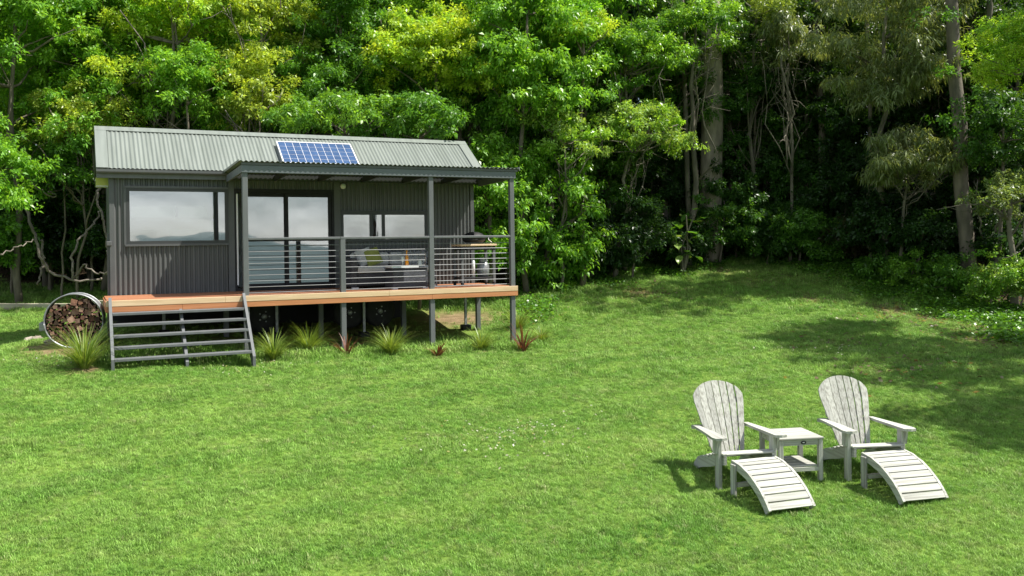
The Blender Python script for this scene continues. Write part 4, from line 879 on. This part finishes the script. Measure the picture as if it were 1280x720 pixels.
# understorey in the shade
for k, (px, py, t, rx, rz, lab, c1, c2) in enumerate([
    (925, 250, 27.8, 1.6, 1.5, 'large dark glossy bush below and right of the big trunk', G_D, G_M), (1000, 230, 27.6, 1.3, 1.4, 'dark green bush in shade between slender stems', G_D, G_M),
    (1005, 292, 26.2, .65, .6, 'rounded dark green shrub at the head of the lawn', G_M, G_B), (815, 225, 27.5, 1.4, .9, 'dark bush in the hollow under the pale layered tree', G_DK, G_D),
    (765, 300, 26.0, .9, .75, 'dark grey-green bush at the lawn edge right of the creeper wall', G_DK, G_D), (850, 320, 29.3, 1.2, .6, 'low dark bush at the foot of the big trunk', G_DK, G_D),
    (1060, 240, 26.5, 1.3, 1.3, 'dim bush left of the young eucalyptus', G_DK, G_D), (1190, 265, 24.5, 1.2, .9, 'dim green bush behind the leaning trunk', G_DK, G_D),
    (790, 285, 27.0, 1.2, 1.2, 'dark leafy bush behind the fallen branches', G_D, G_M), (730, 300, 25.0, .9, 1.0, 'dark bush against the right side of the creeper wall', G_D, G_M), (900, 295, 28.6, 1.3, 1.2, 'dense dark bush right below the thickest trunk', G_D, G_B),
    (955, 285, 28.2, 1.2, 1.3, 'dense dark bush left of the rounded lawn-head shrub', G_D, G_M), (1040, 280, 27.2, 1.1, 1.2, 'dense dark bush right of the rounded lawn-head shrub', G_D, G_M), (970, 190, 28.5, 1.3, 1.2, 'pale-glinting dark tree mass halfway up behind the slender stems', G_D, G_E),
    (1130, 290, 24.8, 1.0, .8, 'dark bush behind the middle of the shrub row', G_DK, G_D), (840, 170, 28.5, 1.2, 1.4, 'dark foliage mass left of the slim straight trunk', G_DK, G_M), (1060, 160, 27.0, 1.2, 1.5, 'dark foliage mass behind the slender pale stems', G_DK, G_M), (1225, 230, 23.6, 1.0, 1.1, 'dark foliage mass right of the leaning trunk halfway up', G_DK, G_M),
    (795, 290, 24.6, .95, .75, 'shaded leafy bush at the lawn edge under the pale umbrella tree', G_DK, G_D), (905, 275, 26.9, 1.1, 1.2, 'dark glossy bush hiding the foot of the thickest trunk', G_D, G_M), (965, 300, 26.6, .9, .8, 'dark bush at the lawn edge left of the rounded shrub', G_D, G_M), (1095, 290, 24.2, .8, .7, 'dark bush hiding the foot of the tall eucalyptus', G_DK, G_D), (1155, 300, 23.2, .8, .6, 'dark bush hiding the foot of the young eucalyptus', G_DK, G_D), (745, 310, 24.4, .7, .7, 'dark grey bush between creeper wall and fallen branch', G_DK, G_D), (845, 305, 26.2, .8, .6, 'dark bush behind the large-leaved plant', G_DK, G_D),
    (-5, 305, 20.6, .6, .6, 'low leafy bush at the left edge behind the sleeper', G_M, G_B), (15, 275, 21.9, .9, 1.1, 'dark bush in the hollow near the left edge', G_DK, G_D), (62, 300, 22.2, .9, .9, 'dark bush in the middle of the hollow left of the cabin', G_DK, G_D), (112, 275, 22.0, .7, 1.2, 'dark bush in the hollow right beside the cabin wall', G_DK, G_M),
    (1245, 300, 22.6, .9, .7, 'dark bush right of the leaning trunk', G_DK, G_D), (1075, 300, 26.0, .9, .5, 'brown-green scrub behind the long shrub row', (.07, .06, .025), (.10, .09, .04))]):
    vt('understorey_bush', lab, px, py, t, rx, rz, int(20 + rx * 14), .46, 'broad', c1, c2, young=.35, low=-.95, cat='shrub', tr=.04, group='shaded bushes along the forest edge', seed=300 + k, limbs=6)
for k, (px, py, t, rx, rz, lab, c1, c2) in enumerate([
    (1105, 332, 24.0, .75, .38, 'leftmost of the sunlit green shrubs in the row at right', G_M, G_B), (1145, 338, 23.0, .75, .45, 'middle green shrub in the row in front of the leaning trunk', G_M, G_F),
    (1190, 345, 22.0, .7, .45, 'green shrub directly in front of the leaning trunk foot', G_M, G_B), (1248, 350, 20.6, .65, .48, 'paler green shrub at the right end of the row', G_B, G_P),
    (1040, 318, 26.0, .5, .35, 'small straggly green shrub left of the shrub row', G_M, G_B), (1285, 345, 20.2, .5, .5, 'green shrub cut by the right edge beside the row', G_B, G_P)]):
    vt('row_shrub', lab, px, py, t, rx, rz, int(12 + rx * 10), .30, 'shrub', c1, c2, young=.35, low=-.95, cat='shrub', tr=.025, group='green shrubs edging the lawn at right', seed=400 + k, limbs=6)

frng = np.random.default_rng(91); FP = []
for k in range(4):
    cl = crown_clumps(frng, (0, 0, 0), (1.35, 1.2, 2.1), 62, .52, .7, .4, -.98); v, c = leaf_cloud(frng, cl, 'broad', (.10, .245, .028), (.19, .36, .04), .35, 1.3)
    TOTAL[0] += len(v); me = quads_mesh('crown', v, c); me.materials.append(MATS['leaf']); b_ = MB(); tpp = limb(b_, frng, (0, 0, -4.2), (.1, 0, 1.4), .09, .03, 10, .08, 7)
    for q in cl[:16, :3]: limb(b_, frng, tpp[int(np.clip((q[2] + 4) * 1.6, 3, 8))], q, .03, .012, 5, .3, 4)
    for j in range(14):
        q = unit(frng.normal(size=3)) * np.array([1.45, 1.3, 2.2]); pp = limb(b_, frng, tpp[int(frng.integers(4, 9))], q, .022, .01, 7, .4, 4)
        for _ in range(2): w = int(frng.integers(2, 6)); limb(b_, frng, pp[w], pp[w] + frng.normal(size=3) * .4, .011, .006, 4, .4, 3)
    tm = b_.mesh('trunk', True); tm.materials.append(MATS['bark_grey']); FP.append((me, tm))
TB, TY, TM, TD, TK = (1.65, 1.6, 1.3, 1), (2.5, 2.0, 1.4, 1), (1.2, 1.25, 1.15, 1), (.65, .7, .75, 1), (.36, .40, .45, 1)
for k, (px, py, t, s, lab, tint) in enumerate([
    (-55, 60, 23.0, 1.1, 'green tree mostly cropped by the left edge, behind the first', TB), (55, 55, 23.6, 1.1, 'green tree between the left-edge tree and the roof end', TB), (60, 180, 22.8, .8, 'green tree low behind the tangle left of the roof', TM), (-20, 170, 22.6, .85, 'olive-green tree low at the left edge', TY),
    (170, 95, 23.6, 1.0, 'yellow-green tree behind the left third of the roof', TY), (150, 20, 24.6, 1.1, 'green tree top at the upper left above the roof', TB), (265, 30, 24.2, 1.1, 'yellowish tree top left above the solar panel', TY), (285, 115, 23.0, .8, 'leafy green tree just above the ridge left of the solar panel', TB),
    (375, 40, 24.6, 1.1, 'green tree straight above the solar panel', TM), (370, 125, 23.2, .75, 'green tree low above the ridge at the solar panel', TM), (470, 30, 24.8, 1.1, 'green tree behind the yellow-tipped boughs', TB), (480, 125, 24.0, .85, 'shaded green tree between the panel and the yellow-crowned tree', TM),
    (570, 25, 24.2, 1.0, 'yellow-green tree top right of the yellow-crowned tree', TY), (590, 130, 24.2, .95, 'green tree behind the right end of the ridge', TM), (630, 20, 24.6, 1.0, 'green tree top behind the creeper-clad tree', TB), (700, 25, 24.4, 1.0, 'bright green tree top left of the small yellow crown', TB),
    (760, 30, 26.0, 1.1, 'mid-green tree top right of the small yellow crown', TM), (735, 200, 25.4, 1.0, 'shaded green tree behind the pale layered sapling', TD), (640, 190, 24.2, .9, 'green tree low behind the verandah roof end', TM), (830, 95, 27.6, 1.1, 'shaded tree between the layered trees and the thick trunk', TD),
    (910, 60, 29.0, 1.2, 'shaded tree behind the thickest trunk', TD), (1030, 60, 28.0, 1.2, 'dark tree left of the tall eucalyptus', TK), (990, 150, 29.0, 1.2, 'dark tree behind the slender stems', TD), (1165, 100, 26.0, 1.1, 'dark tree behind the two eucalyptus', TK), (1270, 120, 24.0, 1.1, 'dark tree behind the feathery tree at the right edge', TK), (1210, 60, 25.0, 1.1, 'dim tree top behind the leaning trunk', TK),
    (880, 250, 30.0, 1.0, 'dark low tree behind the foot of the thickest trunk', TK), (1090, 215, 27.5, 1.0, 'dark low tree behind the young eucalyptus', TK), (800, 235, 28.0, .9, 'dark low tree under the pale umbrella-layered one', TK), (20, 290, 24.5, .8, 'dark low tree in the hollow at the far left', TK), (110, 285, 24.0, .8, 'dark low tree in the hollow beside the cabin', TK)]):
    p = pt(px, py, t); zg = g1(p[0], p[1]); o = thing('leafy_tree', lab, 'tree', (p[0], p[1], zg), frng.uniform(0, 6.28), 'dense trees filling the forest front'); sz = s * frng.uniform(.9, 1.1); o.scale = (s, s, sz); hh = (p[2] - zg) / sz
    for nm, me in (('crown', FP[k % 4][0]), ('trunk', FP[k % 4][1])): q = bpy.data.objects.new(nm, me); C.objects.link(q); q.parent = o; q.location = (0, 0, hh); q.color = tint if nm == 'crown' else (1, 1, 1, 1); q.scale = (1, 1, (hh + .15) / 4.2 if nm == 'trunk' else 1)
# undergrowth on the forest floor
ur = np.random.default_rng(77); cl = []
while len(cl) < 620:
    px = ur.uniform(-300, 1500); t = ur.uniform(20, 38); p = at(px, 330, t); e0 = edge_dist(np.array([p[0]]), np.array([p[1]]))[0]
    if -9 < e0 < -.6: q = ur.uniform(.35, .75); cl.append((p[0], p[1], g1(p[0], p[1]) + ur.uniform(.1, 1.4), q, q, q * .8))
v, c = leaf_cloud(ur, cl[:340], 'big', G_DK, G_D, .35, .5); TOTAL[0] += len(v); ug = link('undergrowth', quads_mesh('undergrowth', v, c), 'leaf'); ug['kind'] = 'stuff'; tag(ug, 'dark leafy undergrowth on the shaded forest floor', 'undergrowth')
# thin trunks in the shade
sr = np.random.default_rng(78)
for k, (px, t, w, lab) in enumerate([(862, 27.0, .085, 'slim straight trunk just left of the thickest trunk'), (765, 26.5, .07, 'slim trunk under the pale umbrella-layered tree'), (1033, 27.5, .13, 'dark upright trunk left of the tall eucalyptus'), (1012, 28.0, .06, 'thin dark trunk beside the dark upright one'), (955, 29.5, .07, 'thin trunk in the shade right of the thickest trunk'), (1088, 26.5, .07, 'thin dark trunk left of the young eucalyptus'), (1240, 24.0, .11, 'dim trunk right of the leaning trunk'), (1160, 26.5, .08, 'thin dark trunk left of the leaning trunk'), (150, 25, .07, 'slim trunk in the tangle above the left roof end'), (420, 26, .08, 'slim trunk behind the solar panel')]):
    p = at(px, 330, t); z0 = g1(p[0], p[1]); b2 = MB(); P = limb(b2, sr, (p[0], p[1], z0 - .2), (p[0] + sr.normal() * .25, p[1], z0 + 11), w, w * .6, 10, .035, 9)
    for j in range(6): q = P[int(sr.integers(3, 9))]; limb(b2, sr, q, q + sr.normal(size=3) * np.array([.8, .6, .5]) + np.array([0, 0, .5]), w * .3, .008, 6, .3, 4)
    o = b2.build('slim_trunk', 'bark_grey' if k % 3 else 'bark_pale', smooth=True); tag(o, lab, 'trunk', 'slim trunks in the wood')
# trees deep in the wood: three crowns shared by many individuals
rng = np.random.default_rng(5); protos = []
for k in range(3):
    cl = crown_clumps(rng, (0, 0, 6.2), (2.1, 2.1, 4.6), 60, .95, .7, .35, -.98); v, c = leaf_cloud(rng, cl, 'big', G_D, G_M, .35, .75)
    TOTAL[0] += len(v); me = quads_mesh('crown', v, c); me.materials.append(MATS['leaf'])
    b_ = MB(); tpp = limb(b_, rng, (0, 0, -.3), (.3, 0, 10), .17, .05, 9, .1, 7)
    for q in cl[:12, :3]: limb(b_, rng, tpp[int(np.clip(q[2] * .7, 1, 7))], q, .06, .02, 4, .2, 4)
    tm = b_.mesh('trunk', True); tm.materials.append(MATS['bark_grey']); protos.append((me, tm))
cnt = 0
for row, (t0, step) in enumerate(((29.0, 150), (33.0, 125), (37.0, 115))):
    px = -330 + row * 40
    while px < 1640:
        t = t0 + rng.uniform(-1, 1)
        if px > 1150: t -= (px - 1150) * .012
        p = at(px, 330, t); ed_ = edge_dist(np.array([p[0]]), np.array([p[1]]))[0]
        if ed_ < -1.5 and not (row == 0 and 800 < px < 1000):
            k = int(rng.integers(3)); s = rng.uniform(.85, 1.25) * (1 + .12 * row)
            o = thing('forest_tree', 'tall shaded tree deep in the wood behind the front trees', 'tree', (p[0], p[1], g1(p[0], p[1])), rng.uniform(0, 6.28), 'dark trees deep in the wood')
            o.scale = (s, s, s * rng.uniform(.95, 1.2))
            for nm, me in (('crown', protos[k][0]), ('trunk', protos[k][1])): q = bpy.data.objects.new(nm, me); C.objects.link(q); q.parent = o
            cnt += 1
        px += step * rng.uniform(.8, 1.2)
# the wood beyond, one mass
M_n = 420; aa = rng.uniform(-.72, .75, M_n) + TH; R_w = rng.uniform(41, 47, M_n); xx, yy = CAM[0] + R_w * np.sin(aa), CAM[1] + R_w * np.cos(aa)
zz = gz(xx, yy) + rng.uniform(0, 17, M_n); cl = np.stack([xx, yy, zz, np.full(M_n, 1.7), np.full(M_n, 1.7), np.full(M_n, 1.5)], 1)
v, c = leaf_cloud(rng, cl, 'far', G_D, G_M, .3, .55); TOTAL[0] += len(v); fw = link('far_wood', quads_mesh('far_wood', v, c), 'leaf'); fw['kind'] = 'stuff'; tag(fw, 'dark mass of far forest foliage behind all the trees', 'forest')
# trees right of the frame whose shade lies on the lawn
for k, (x, y, zc, r) in enumerate(SHADE_TREES):
    tree('shade_tree', 'tree right of the photo casting shade on the lawn' if k < 99 else 'high canopy tree above the frame shading the bank at right', (x, y), (x, y, zc), (r, r, r * .7), 26, .85, 'big', G_M, G_B, tr=.2, dens=.55, seed=700 + k, group='trees beyond the right edge' if k < 99 else 'canopy trees above the frame')
# lianas and bare stems
LR = np.random.default_rng(21)
def vine(pts_px, r, label, group='grey vines left of the cabin'):
    P = np.array([pt(*q) for q in pts_px]); k = len(P); tt = np.linspace(0, k - 1, k * 6); i = np.minimum(tt.astype(int), k - 2); f_ = (tt - i)[:, None]; f_ = f_ * f_ * (3 - 2 * f_) * .5 + f_ * .5
    Q = P[i] * (1 - f_) + P[i + 1] * f_ + LR.normal(size=(len(tt), 3)) * .02
    o = MB().tube(Q, r * np.linspace(1.1, .7, len(tt)), 6).build('hanging_vine', 'liana', smooth=True); tag(o, label, 'vine', group)
vine([(18, 215, 20.5), (40, 285, 20.3), (50, 320, 20.2), (62, 340, 20.4), (95, 352, 20.2), (130, 348, 20.4)], .035, 'thick grey vine swooping low from the left towards the cabin')
vine([(92, 350, 20.2), (90, 320, 20.2), (100, 296, 20.3), (118, 280, 20.5), (126, 262, 20.8)], .028, 'grey vine curving up beside the cabin wall')
vine([(126, 225, 20.6), (122, 250, 20.4), (130, 275, 20.4), (134, 310, 20.5), (136, 345, 20.5)], .03, 'upright grey vine hanging down against the cabin corner')
vine([(92, 350, 20.4), (104, 330, 20.3), (120, 343, 20.3), (138, 340, 20.2)], .022, 'short looping vine low beside the cabin')
vine([(15, 200, 20.0), (45, 235, 20.2), (70, 248, 20.4), (62, 238, 20.2)], .022, 'bare grey branch crossing the dark hollow at left')
vine([(0, 318, 19.5), (25, 308, 19.7), (42, 300, 20.0)], .018, 'thin bare twig reaching in from the left edge')
vine([(52, 300, 20.6), (54, 330, 20.5), (46, 356, 20.3)], .03, 'short upright stem in the dark hollow at left')
for k, (a, b_, r, lab) in enumerate([((977, 60, 26), (984, 205, 26), .035, 'thin pale stem standing left in the slender pair'), ((986, 80, 26.1), (990, 208, 26), .03, 'thin pale stem standing right in the slender pair'),
        ((706, 225, 23), (735, 250, 23.2), .03, 'curved pale bough below the pale layered sapling'), ((745, 290, 25.3), (830, 268, 25.0), .03, 'fallen pale branch across the dark bushes'), ((755, 300, 25.4), (815, 285, 25.2), .022, 'lower bare fallen branch across the dark bushes'),
        ((1105, 255, 24.2), (1085, 210, 24.2), .03, 'bare forked stem beside the young eucalyptus'), ((1230, 300, 22), (1222, 225, 22), .025, 'thin crooked stem right of the leaning trunk'), ((1245, 290, 21.6), (1275, 235, 21.4), .03, 'slanting pale bough at the right edge')]):
    b2 = MB(); P = limb(b2, LR, pt(*a), pt(*b_), r, r * .5, 8, .25, 6)
    for j in range(5): q = P[int(LR.integers(2, 8))]; limb(b2, LR, q, q + LR.normal(size=3) * np.array([.4, .3, .4]), r * .45, .006, 5, .4, 4)
    o = b2.build('bare_branch', 'bark_pale', smooth=True); tag(o, lab, 'branch')
# big-leaved plant
bl = at(853, 255, 25.6); bz = g1(bl[0], bl[1]); big = thing('large_leaf_plant', 'large-leaved plant with pale broad leaves below the big trunk', 'plant', (bl[0], bl[1], bz - .05))
sb = MB()
for k in range(7): sb.tube([(0, 0, 0), (LR.normal() * .15, LR.normal() * .1, .8), (LR.normal() * .4, LR.normal() * .3, 1.1 + LR.uniform(0, .7))], [.03, .025, .015], 6)
sb.build('stem', 'bark_pale', big)
for k in range(46):
    a = LR.uniform(0, 6.28); el = LR.uniform(-.5, .3); Lq = LR.uniform(.24, .42); p0 = np.array([LR.normal() * .32, LR.normal() * .25, LR.uniform(.5, 1.9)])
    d = np.array([math.cos(a) * math.cos(el), math.sin(a) * math.cos(el), math.sin(el)]); s_ = unit(np.cross(d, [0, 0, 1.])); up_ = np.cross(s_, d)
    vs = []; prof = [(0, .02), (.2, .26), (.45, .34), (.75, .22), (1, .01)]
    for f_, w in prof: q = p0 + d * Lq * f_ - np.array([0, 0, .25 * Lq * f_ * f_]); vs += [q - s_ * w * Lq + up_ * .04, q, q + s_ * w * Lq + up_ * .04]
    fs = [(i * 3 + j, (i + 1) * 3 + j, (i + 1) * 3 + j + 1, i * 3 + j + 1) for i in range(4) for j in (0, 1)]
    me = MB().add(vs, fs).mesh('large_leaf'); ca = me.attributes.new('Col', 'FLOAT_COLOR', 'POINT'); cc = np.array(G_P if LR.random() < .25 else G_M) * LR.uniform(.7, 1.1)
    ca.data.foreach_set('color', np.tile(np.append(cc, 1).astype(np.float32), len(vs))); link('large_leaf', me, 'leaf', big)

# ------------------------------------------------------------------ strappy plants along the deck
def strap(label, px, py, n, L, w, col, col2, name, group, up=.8, seed=0, t=None, cat='plant'):
    r = np.random.default_rng(seed); p = seat_on(px, py); root = thing(name, label, cat, (p[0], p[1], p[2] - .01), 0, group)
    segs = 5; q = []; cc = []
    for k in range(n):
        a = r.uniform(0, 6.28); l = L * r.uniform(.55, 1.1); el = r.uniform(up, 1.5); b0 = np.array([math.cos(a), math.sin(a), 0]) * r.uniform(0, .07)
        h = np.array([math.cos(a), math.sin(a), 0]); s_ = np.array([-h[1], h[0], 0]); f_ = np.linspace(0, 1, segs + 1)
        out_ = l * (np.cos(el) * f_ + .55 * f_ ** 2.2 * np.cos(el * .6)); zz_ = l * (np.sin(el) * f_ - .38 * f_ ** 2.6 * (1.6 - el))
        c_ = b0 + out_[:, None] * h + zz_[:, None] * np.array([0, 0, 1.]); ww = w * (1 - f_ ** 1.8) * .5 + .0008
        for i in range(segs): q.append([c_[i] - s_ * ww[i], c_[i] + s_ * ww[i], c_[i + 1] + s_ * ww[i + 1], c_[i + 1] - s_ * ww[i + 1]])
        m_ = r.random(); cl_ = (np.array(col) * (1 - m_) + np.array(col2) * m_) * r.uniform(.75, 1.25); cc += [cl_] * segs
    link('blades', quads_mesh('blades', np.array(q), np.array(cc)), 'strap_leaf', root); return root
S1, S2 = (.10, .20, .025), (.29, .37, .085)
for k, (px, py, L, n, lab) in enumerate([(106, 460, .85, 170, 'big strappy grass clump at the left foot of the stairs'), (342, 449, .62, 110, 'strappy grass clump just right of the stairs'), (386, 441, .70, 150, 'strappy grass clump between the stairs and the first tall red plant'),
        (489, 443, .62, 150, 'strappy grass clump in front of the coffee table bay'), (602, 438, .55, 110, 'strappy grass clump under the barbecue end of the deck'), (677, 427, .45, 80, 'small strappy grass clump right of the deck corner'), (648, 412, .7, 90, 'tall pale grass clump behind the right deck post')]):
    strap(lab, px, py, int(n * 2.2), L * .88, .010, S1, S2, 'strappy_grass_clump', 'strappy clumps planted along the deck', seed=800 + k)
for k, (px, py, L, n, lab) in enumerate([(433, 443, .55, 16, 'red cordyline in front of the second deck post'), (547, 444, .48, 18, 'red cordyline in front of the third deck post'), (654, 438, .75, 20, 'tall red-green cordyline at the right deck corner'), (114, 425, .0, 0, '')]):
    if n: strap(lab, px, py, n, L * .8, .038, (.12, .035, .03), (.17, .08, .05), 'red_cordyline', 'red cordylines planted along the deck', up=.75, seed=850 + k)

# ------------------------------------------------------------------ ground cover, litter
def cover(name, label, n, picks, size, cols, lift=(.01, .10), seed=1, material='leaf', cat='ground cover', tilt=.5):
    r = np.random.default_rng(seed); idx = r.integers(0, len(picks), n); P = np.array(picks)[idx]
    x = P[:, 0] + r.normal(size=n) * P[:, 2]; y = P[:, 1] + r.normal(size=n) * P[:, 3]; z = gz(x, y) + .02 * vnoise(x, y, 1.9, 3) + r.uniform(*lift, n)
    a = r.uniform(0, 6.28, n); nn = unit(np.stack([r.normal(size=n) * tilt, r.normal(size=n) * tilt, np.ones(n)], 1)); d = np.stack([np.cos(a), np.sin(a), np.zeros(n)], 1); d = unit(d - nn * (d * nn).sum(1, keepdims=True)); b_ = np.cross(nn, d)
    s = size * r.uniform(.6, 1.3, (n, 1)); p = np.stack([x, y, z], 1)
    v = np.stack([p - d * s * .5, p + b_ * s * .33, p + d * s * .5, p - b_ * s * .33], 1); c = np.array(cols)[r.integers(0, len(cols), n)] * r.uniform(.7, 1.3, (n, 1))
    o = link(name, quads_mesh(name, v, c), material); o['kind'] = 'stuff'; tag(o, label, cat); TOTAL[0] += n; return o
rr_ = np.random.default_rng(31); picks = []
for i in range(6, len(edge) - 2):
    for f_ in np.linspace(0, 1, 7):
        q = edge[i] * (1 - f_) + edge[i + 1] * f_; tow = unit(CAM[:2] - q)
        for s_ in (.1, .8, 1.5, 2.4, 3.4):
            if rr_.random() < {.1: 1, .8: .85, 1.5: .6, 2.4: .4, 3.4: .25}[s_]: w = q + tow * (s_ + rr_.normal() * .3); picks.append((w[0], w[1], .28, .28))
cover('ground_cover', 'low dark green leafy ground cover along the forest edge', 52000, picks, .085, [G_M, G_B, (.06, .15, .02)], (.01, .16))
cover('leaf_litter', 'brown fallen leaves and bark on the bank at right', 7000, [(a, b_, r_ * 1.4, r_ * 1.2) for a, b_, r_, k in BANK if k >= .7 and r_ >= .6] * 3 + [(a, b_, .7, .6) for a, b_, r_, k in BANK if r_ < .6] + picks[::3], .085, [(.19, .14, .085), (.12, .09, .055), (.28, .23, .15), (.20, .20, .09)], (.015, .05), 2, 'leaf', 'leaf litter', .35)
cover('clover_flecks', 'scattered pale fallen petals and leaves on the lawn', 420, [(*seat_on(px, py)[:2], .5, .35) for px, py in ((670, 540), (600, 545), (300, 462), (75, 452), (1040, 440), (640, 560))], .035, [(.5, .5, .42), (.42, .40, .30)], (.04, .06), 3, 'leaf', 'petals')

# ------------------------------------------------------------------ lawn grass (instanced tufts)
r = np.random.default_rng(12); V = []; Fc = []; src = []
for k in (1, 2, 3):
    for b_ in range(16):
        a = r.uniform(0, 6.28); q = np.array([r.normal() * .028, r.normal() * .028, -.004]); h = r.uniform(.022, .05); ln = r.uniform(.2, 1.1) * h; w = r.uniform(.003, .0055); d = np.array([math.cos(a), math.sin(a), 0]); s_ = np.array([-d[1], d[0], 0])
        m1 = q + d * ln * .35 + np.array([0, 0, h * .65]); m2 = q + d * ln + np.array([0, 0, h]); n0 = len(V)
        V += [q - s_ * w * .5, q + s_ * w * .5, m1 + s_ * w * .45, m1 - s_ * w * .45, m2]; Fc += [(n0, n0 + 1, n0 + 2, n0 + 3), (n0 + 3, n0 + 2, n0 + 4)]; src += [k] * 5
pts2 = []
for (t0, t1, dens, sc) in GRASS:
    area_n = int(dens * (t1 * t1 - t0 * t0) / 2 * (1780 / F)); t = np.sqrt(r.uniform(t0 * t0, t1 * t1, area_n)); px = r.uniform(-250, 1530, area_n)
    a_ = (px - CX) / F; x = CAM[0] + t * (a_ * math.cos(TH) + math.sin(TH)); y = CAM[1] + t * (-a_ * math.sin(TH) + math.cos(TH))
    e_ = edge_dist(x, y); keep = (e_ + r.normal(size=area_n) * .35 > .15) & (r.uniform(size=area_n) > soil(x, y) * 1.15); keep &= ~((x > -2.0) & (x < 5.0) & (y > 1.2) & (y < 4.2) & (r.uniform(size=area_n) > .15))
    keep &= ~((np.abs(x - ring.location.x) < .5) & (np.abs(y - ring.location.y) < .3))
    x, y = x[keep], y[keep]; s_ = sc * (1 + .25 * r.normal(size=len(x))).clip(.5, 1.8) * (1 + .22 * vnoise(x, y, 1.3, 9))
    near = (np.abs(y + .1) < .6) & (x > -2.4) & (x < 5.6); s_ = np.where(near, s_ * r.uniform(1, 2.4, len(x)), s_); s_ = np.where((e_[keep] < 2.2), s_ * 1.3, s_)
    pts2.append(np.stack([x, y, gz(x, y) + .02 * vnoise(x, y, 1.9, 3), s_], 1))
pts2 = np.vstack(pts2); n0 = len(V); npz = len(pts2)
me = bpy.data.meshes.new('lawn_grass'); me.from_pydata([tuple(p) for p in V] + pts2[:, :3].tolist(), [], Fc); me.materials.append(MATS['grass_blade'])
A1 = me.attributes.new('src', 'INT', 'POINT'); A1.data.foreach_set('value', np.concatenate([np.array(src), np.zeros(npz)]).astype(np.int32))
A2 = me.attributes.new('scl', 'FLOAT', 'POINT'); A2.data.foreach_set('value', np.concatenate([np.ones(n0), pts2[:, 3]]).astype(np.float32))
A3 = me.attributes.new('rot', 'FLOAT_VECTOR', 'POINT'); rv = np.zeros((n0 + npz, 3), np.float32); rv[n0:, 2] = r.uniform(0, 6.28, npz); rv[n0:, 0] = r.normal(size=npz) * .12; A3.data.foreach_set('vector', rv.ravel())
A4 = me.attributes.new('var', 'INT', 'POINT'); A4.data.foreach_set('value', np.concatenate([np.zeros(n0), r.integers(0, 3, npz)]).astype(np.int32))
lg = bpy.data.objects.new('lawn_grass', me); C.objects.link(lg); lg['kind'] = 'stuff'; tag(lg, 'short mown bright green lawn grass', 'grass')
ng = bpy.data.node_groups.new('grass_nodes', 'GeometryNodeTree')
ng.interface.new_socket('Geometry', in_out='INPUT', socket_type='NodeSocketGeometry'); ng.interface.new_socket('Geometry', in_out='OUTPUT', socket_type='NodeSocketGeometry')
gi = ng.nodes.new('NodeGroupInput'); gout = ng.nodes.new('NodeGroupOutput'); NL = ng.links.new
def nattr(nm, ty): a = ng.nodes.new('GeometryNodeInputNamedAttribute'); a.data_type = ty; a.inputs['Name'].default_value = nm; return a.outputs['Attribute']
def pick(k):
    c = ng.nodes.new('FunctionNodeCompare'); c.data_type = 'INT'; c.operation = 'EQUAL'; ints = [s for s in c.inputs if s.type == 'INT']
    NL(nattr('src', 'INT'), ints[0]); ints[1].default_value = k
    s = ng.nodes.new('GeometryNodeSeparateGeometry'); s.domain = 'POINT'; NL(gi.outputs[0], s.inputs['Geometry']); NL(c.outputs['Result'], s.inputs['Selection']); return s.outputs['Selection']
jn = ng.nodes.new('GeometryNodeJoinGeometry')
for k in (1, 2, 3):
    g2 = ng.nodes.new('GeometryNodeGeometryToInstance'); NL(pick(k), g2.inputs[0]); NL(g2.outputs[0], jn.inputs[0])
iop = ng.nodes.new('GeometryNodeInstanceOnPoints'); NL(pick(0), iop.inputs['Points']); NL(jn.outputs[0], iop.inputs['Instance']); iop.inputs['Pick Instance'].default_value = True
NL(nattr('var', 'INT'), iop.inputs['Instance Index']); NL(nattr('rot', 'FLOAT_VECTOR'), iop.inputs['Rotation']); NL(nattr('scl', 'FLOAT'), iop.inputs['Scale']); NL(iop.outputs[0], gout.inputs[0])
md_ = lg.modifiers.new('grass', 'NODES'); md_.node_group = ng
print('leaf quads', TOTAL[0], 'grass tufts', npz, 'back trees', cnt)
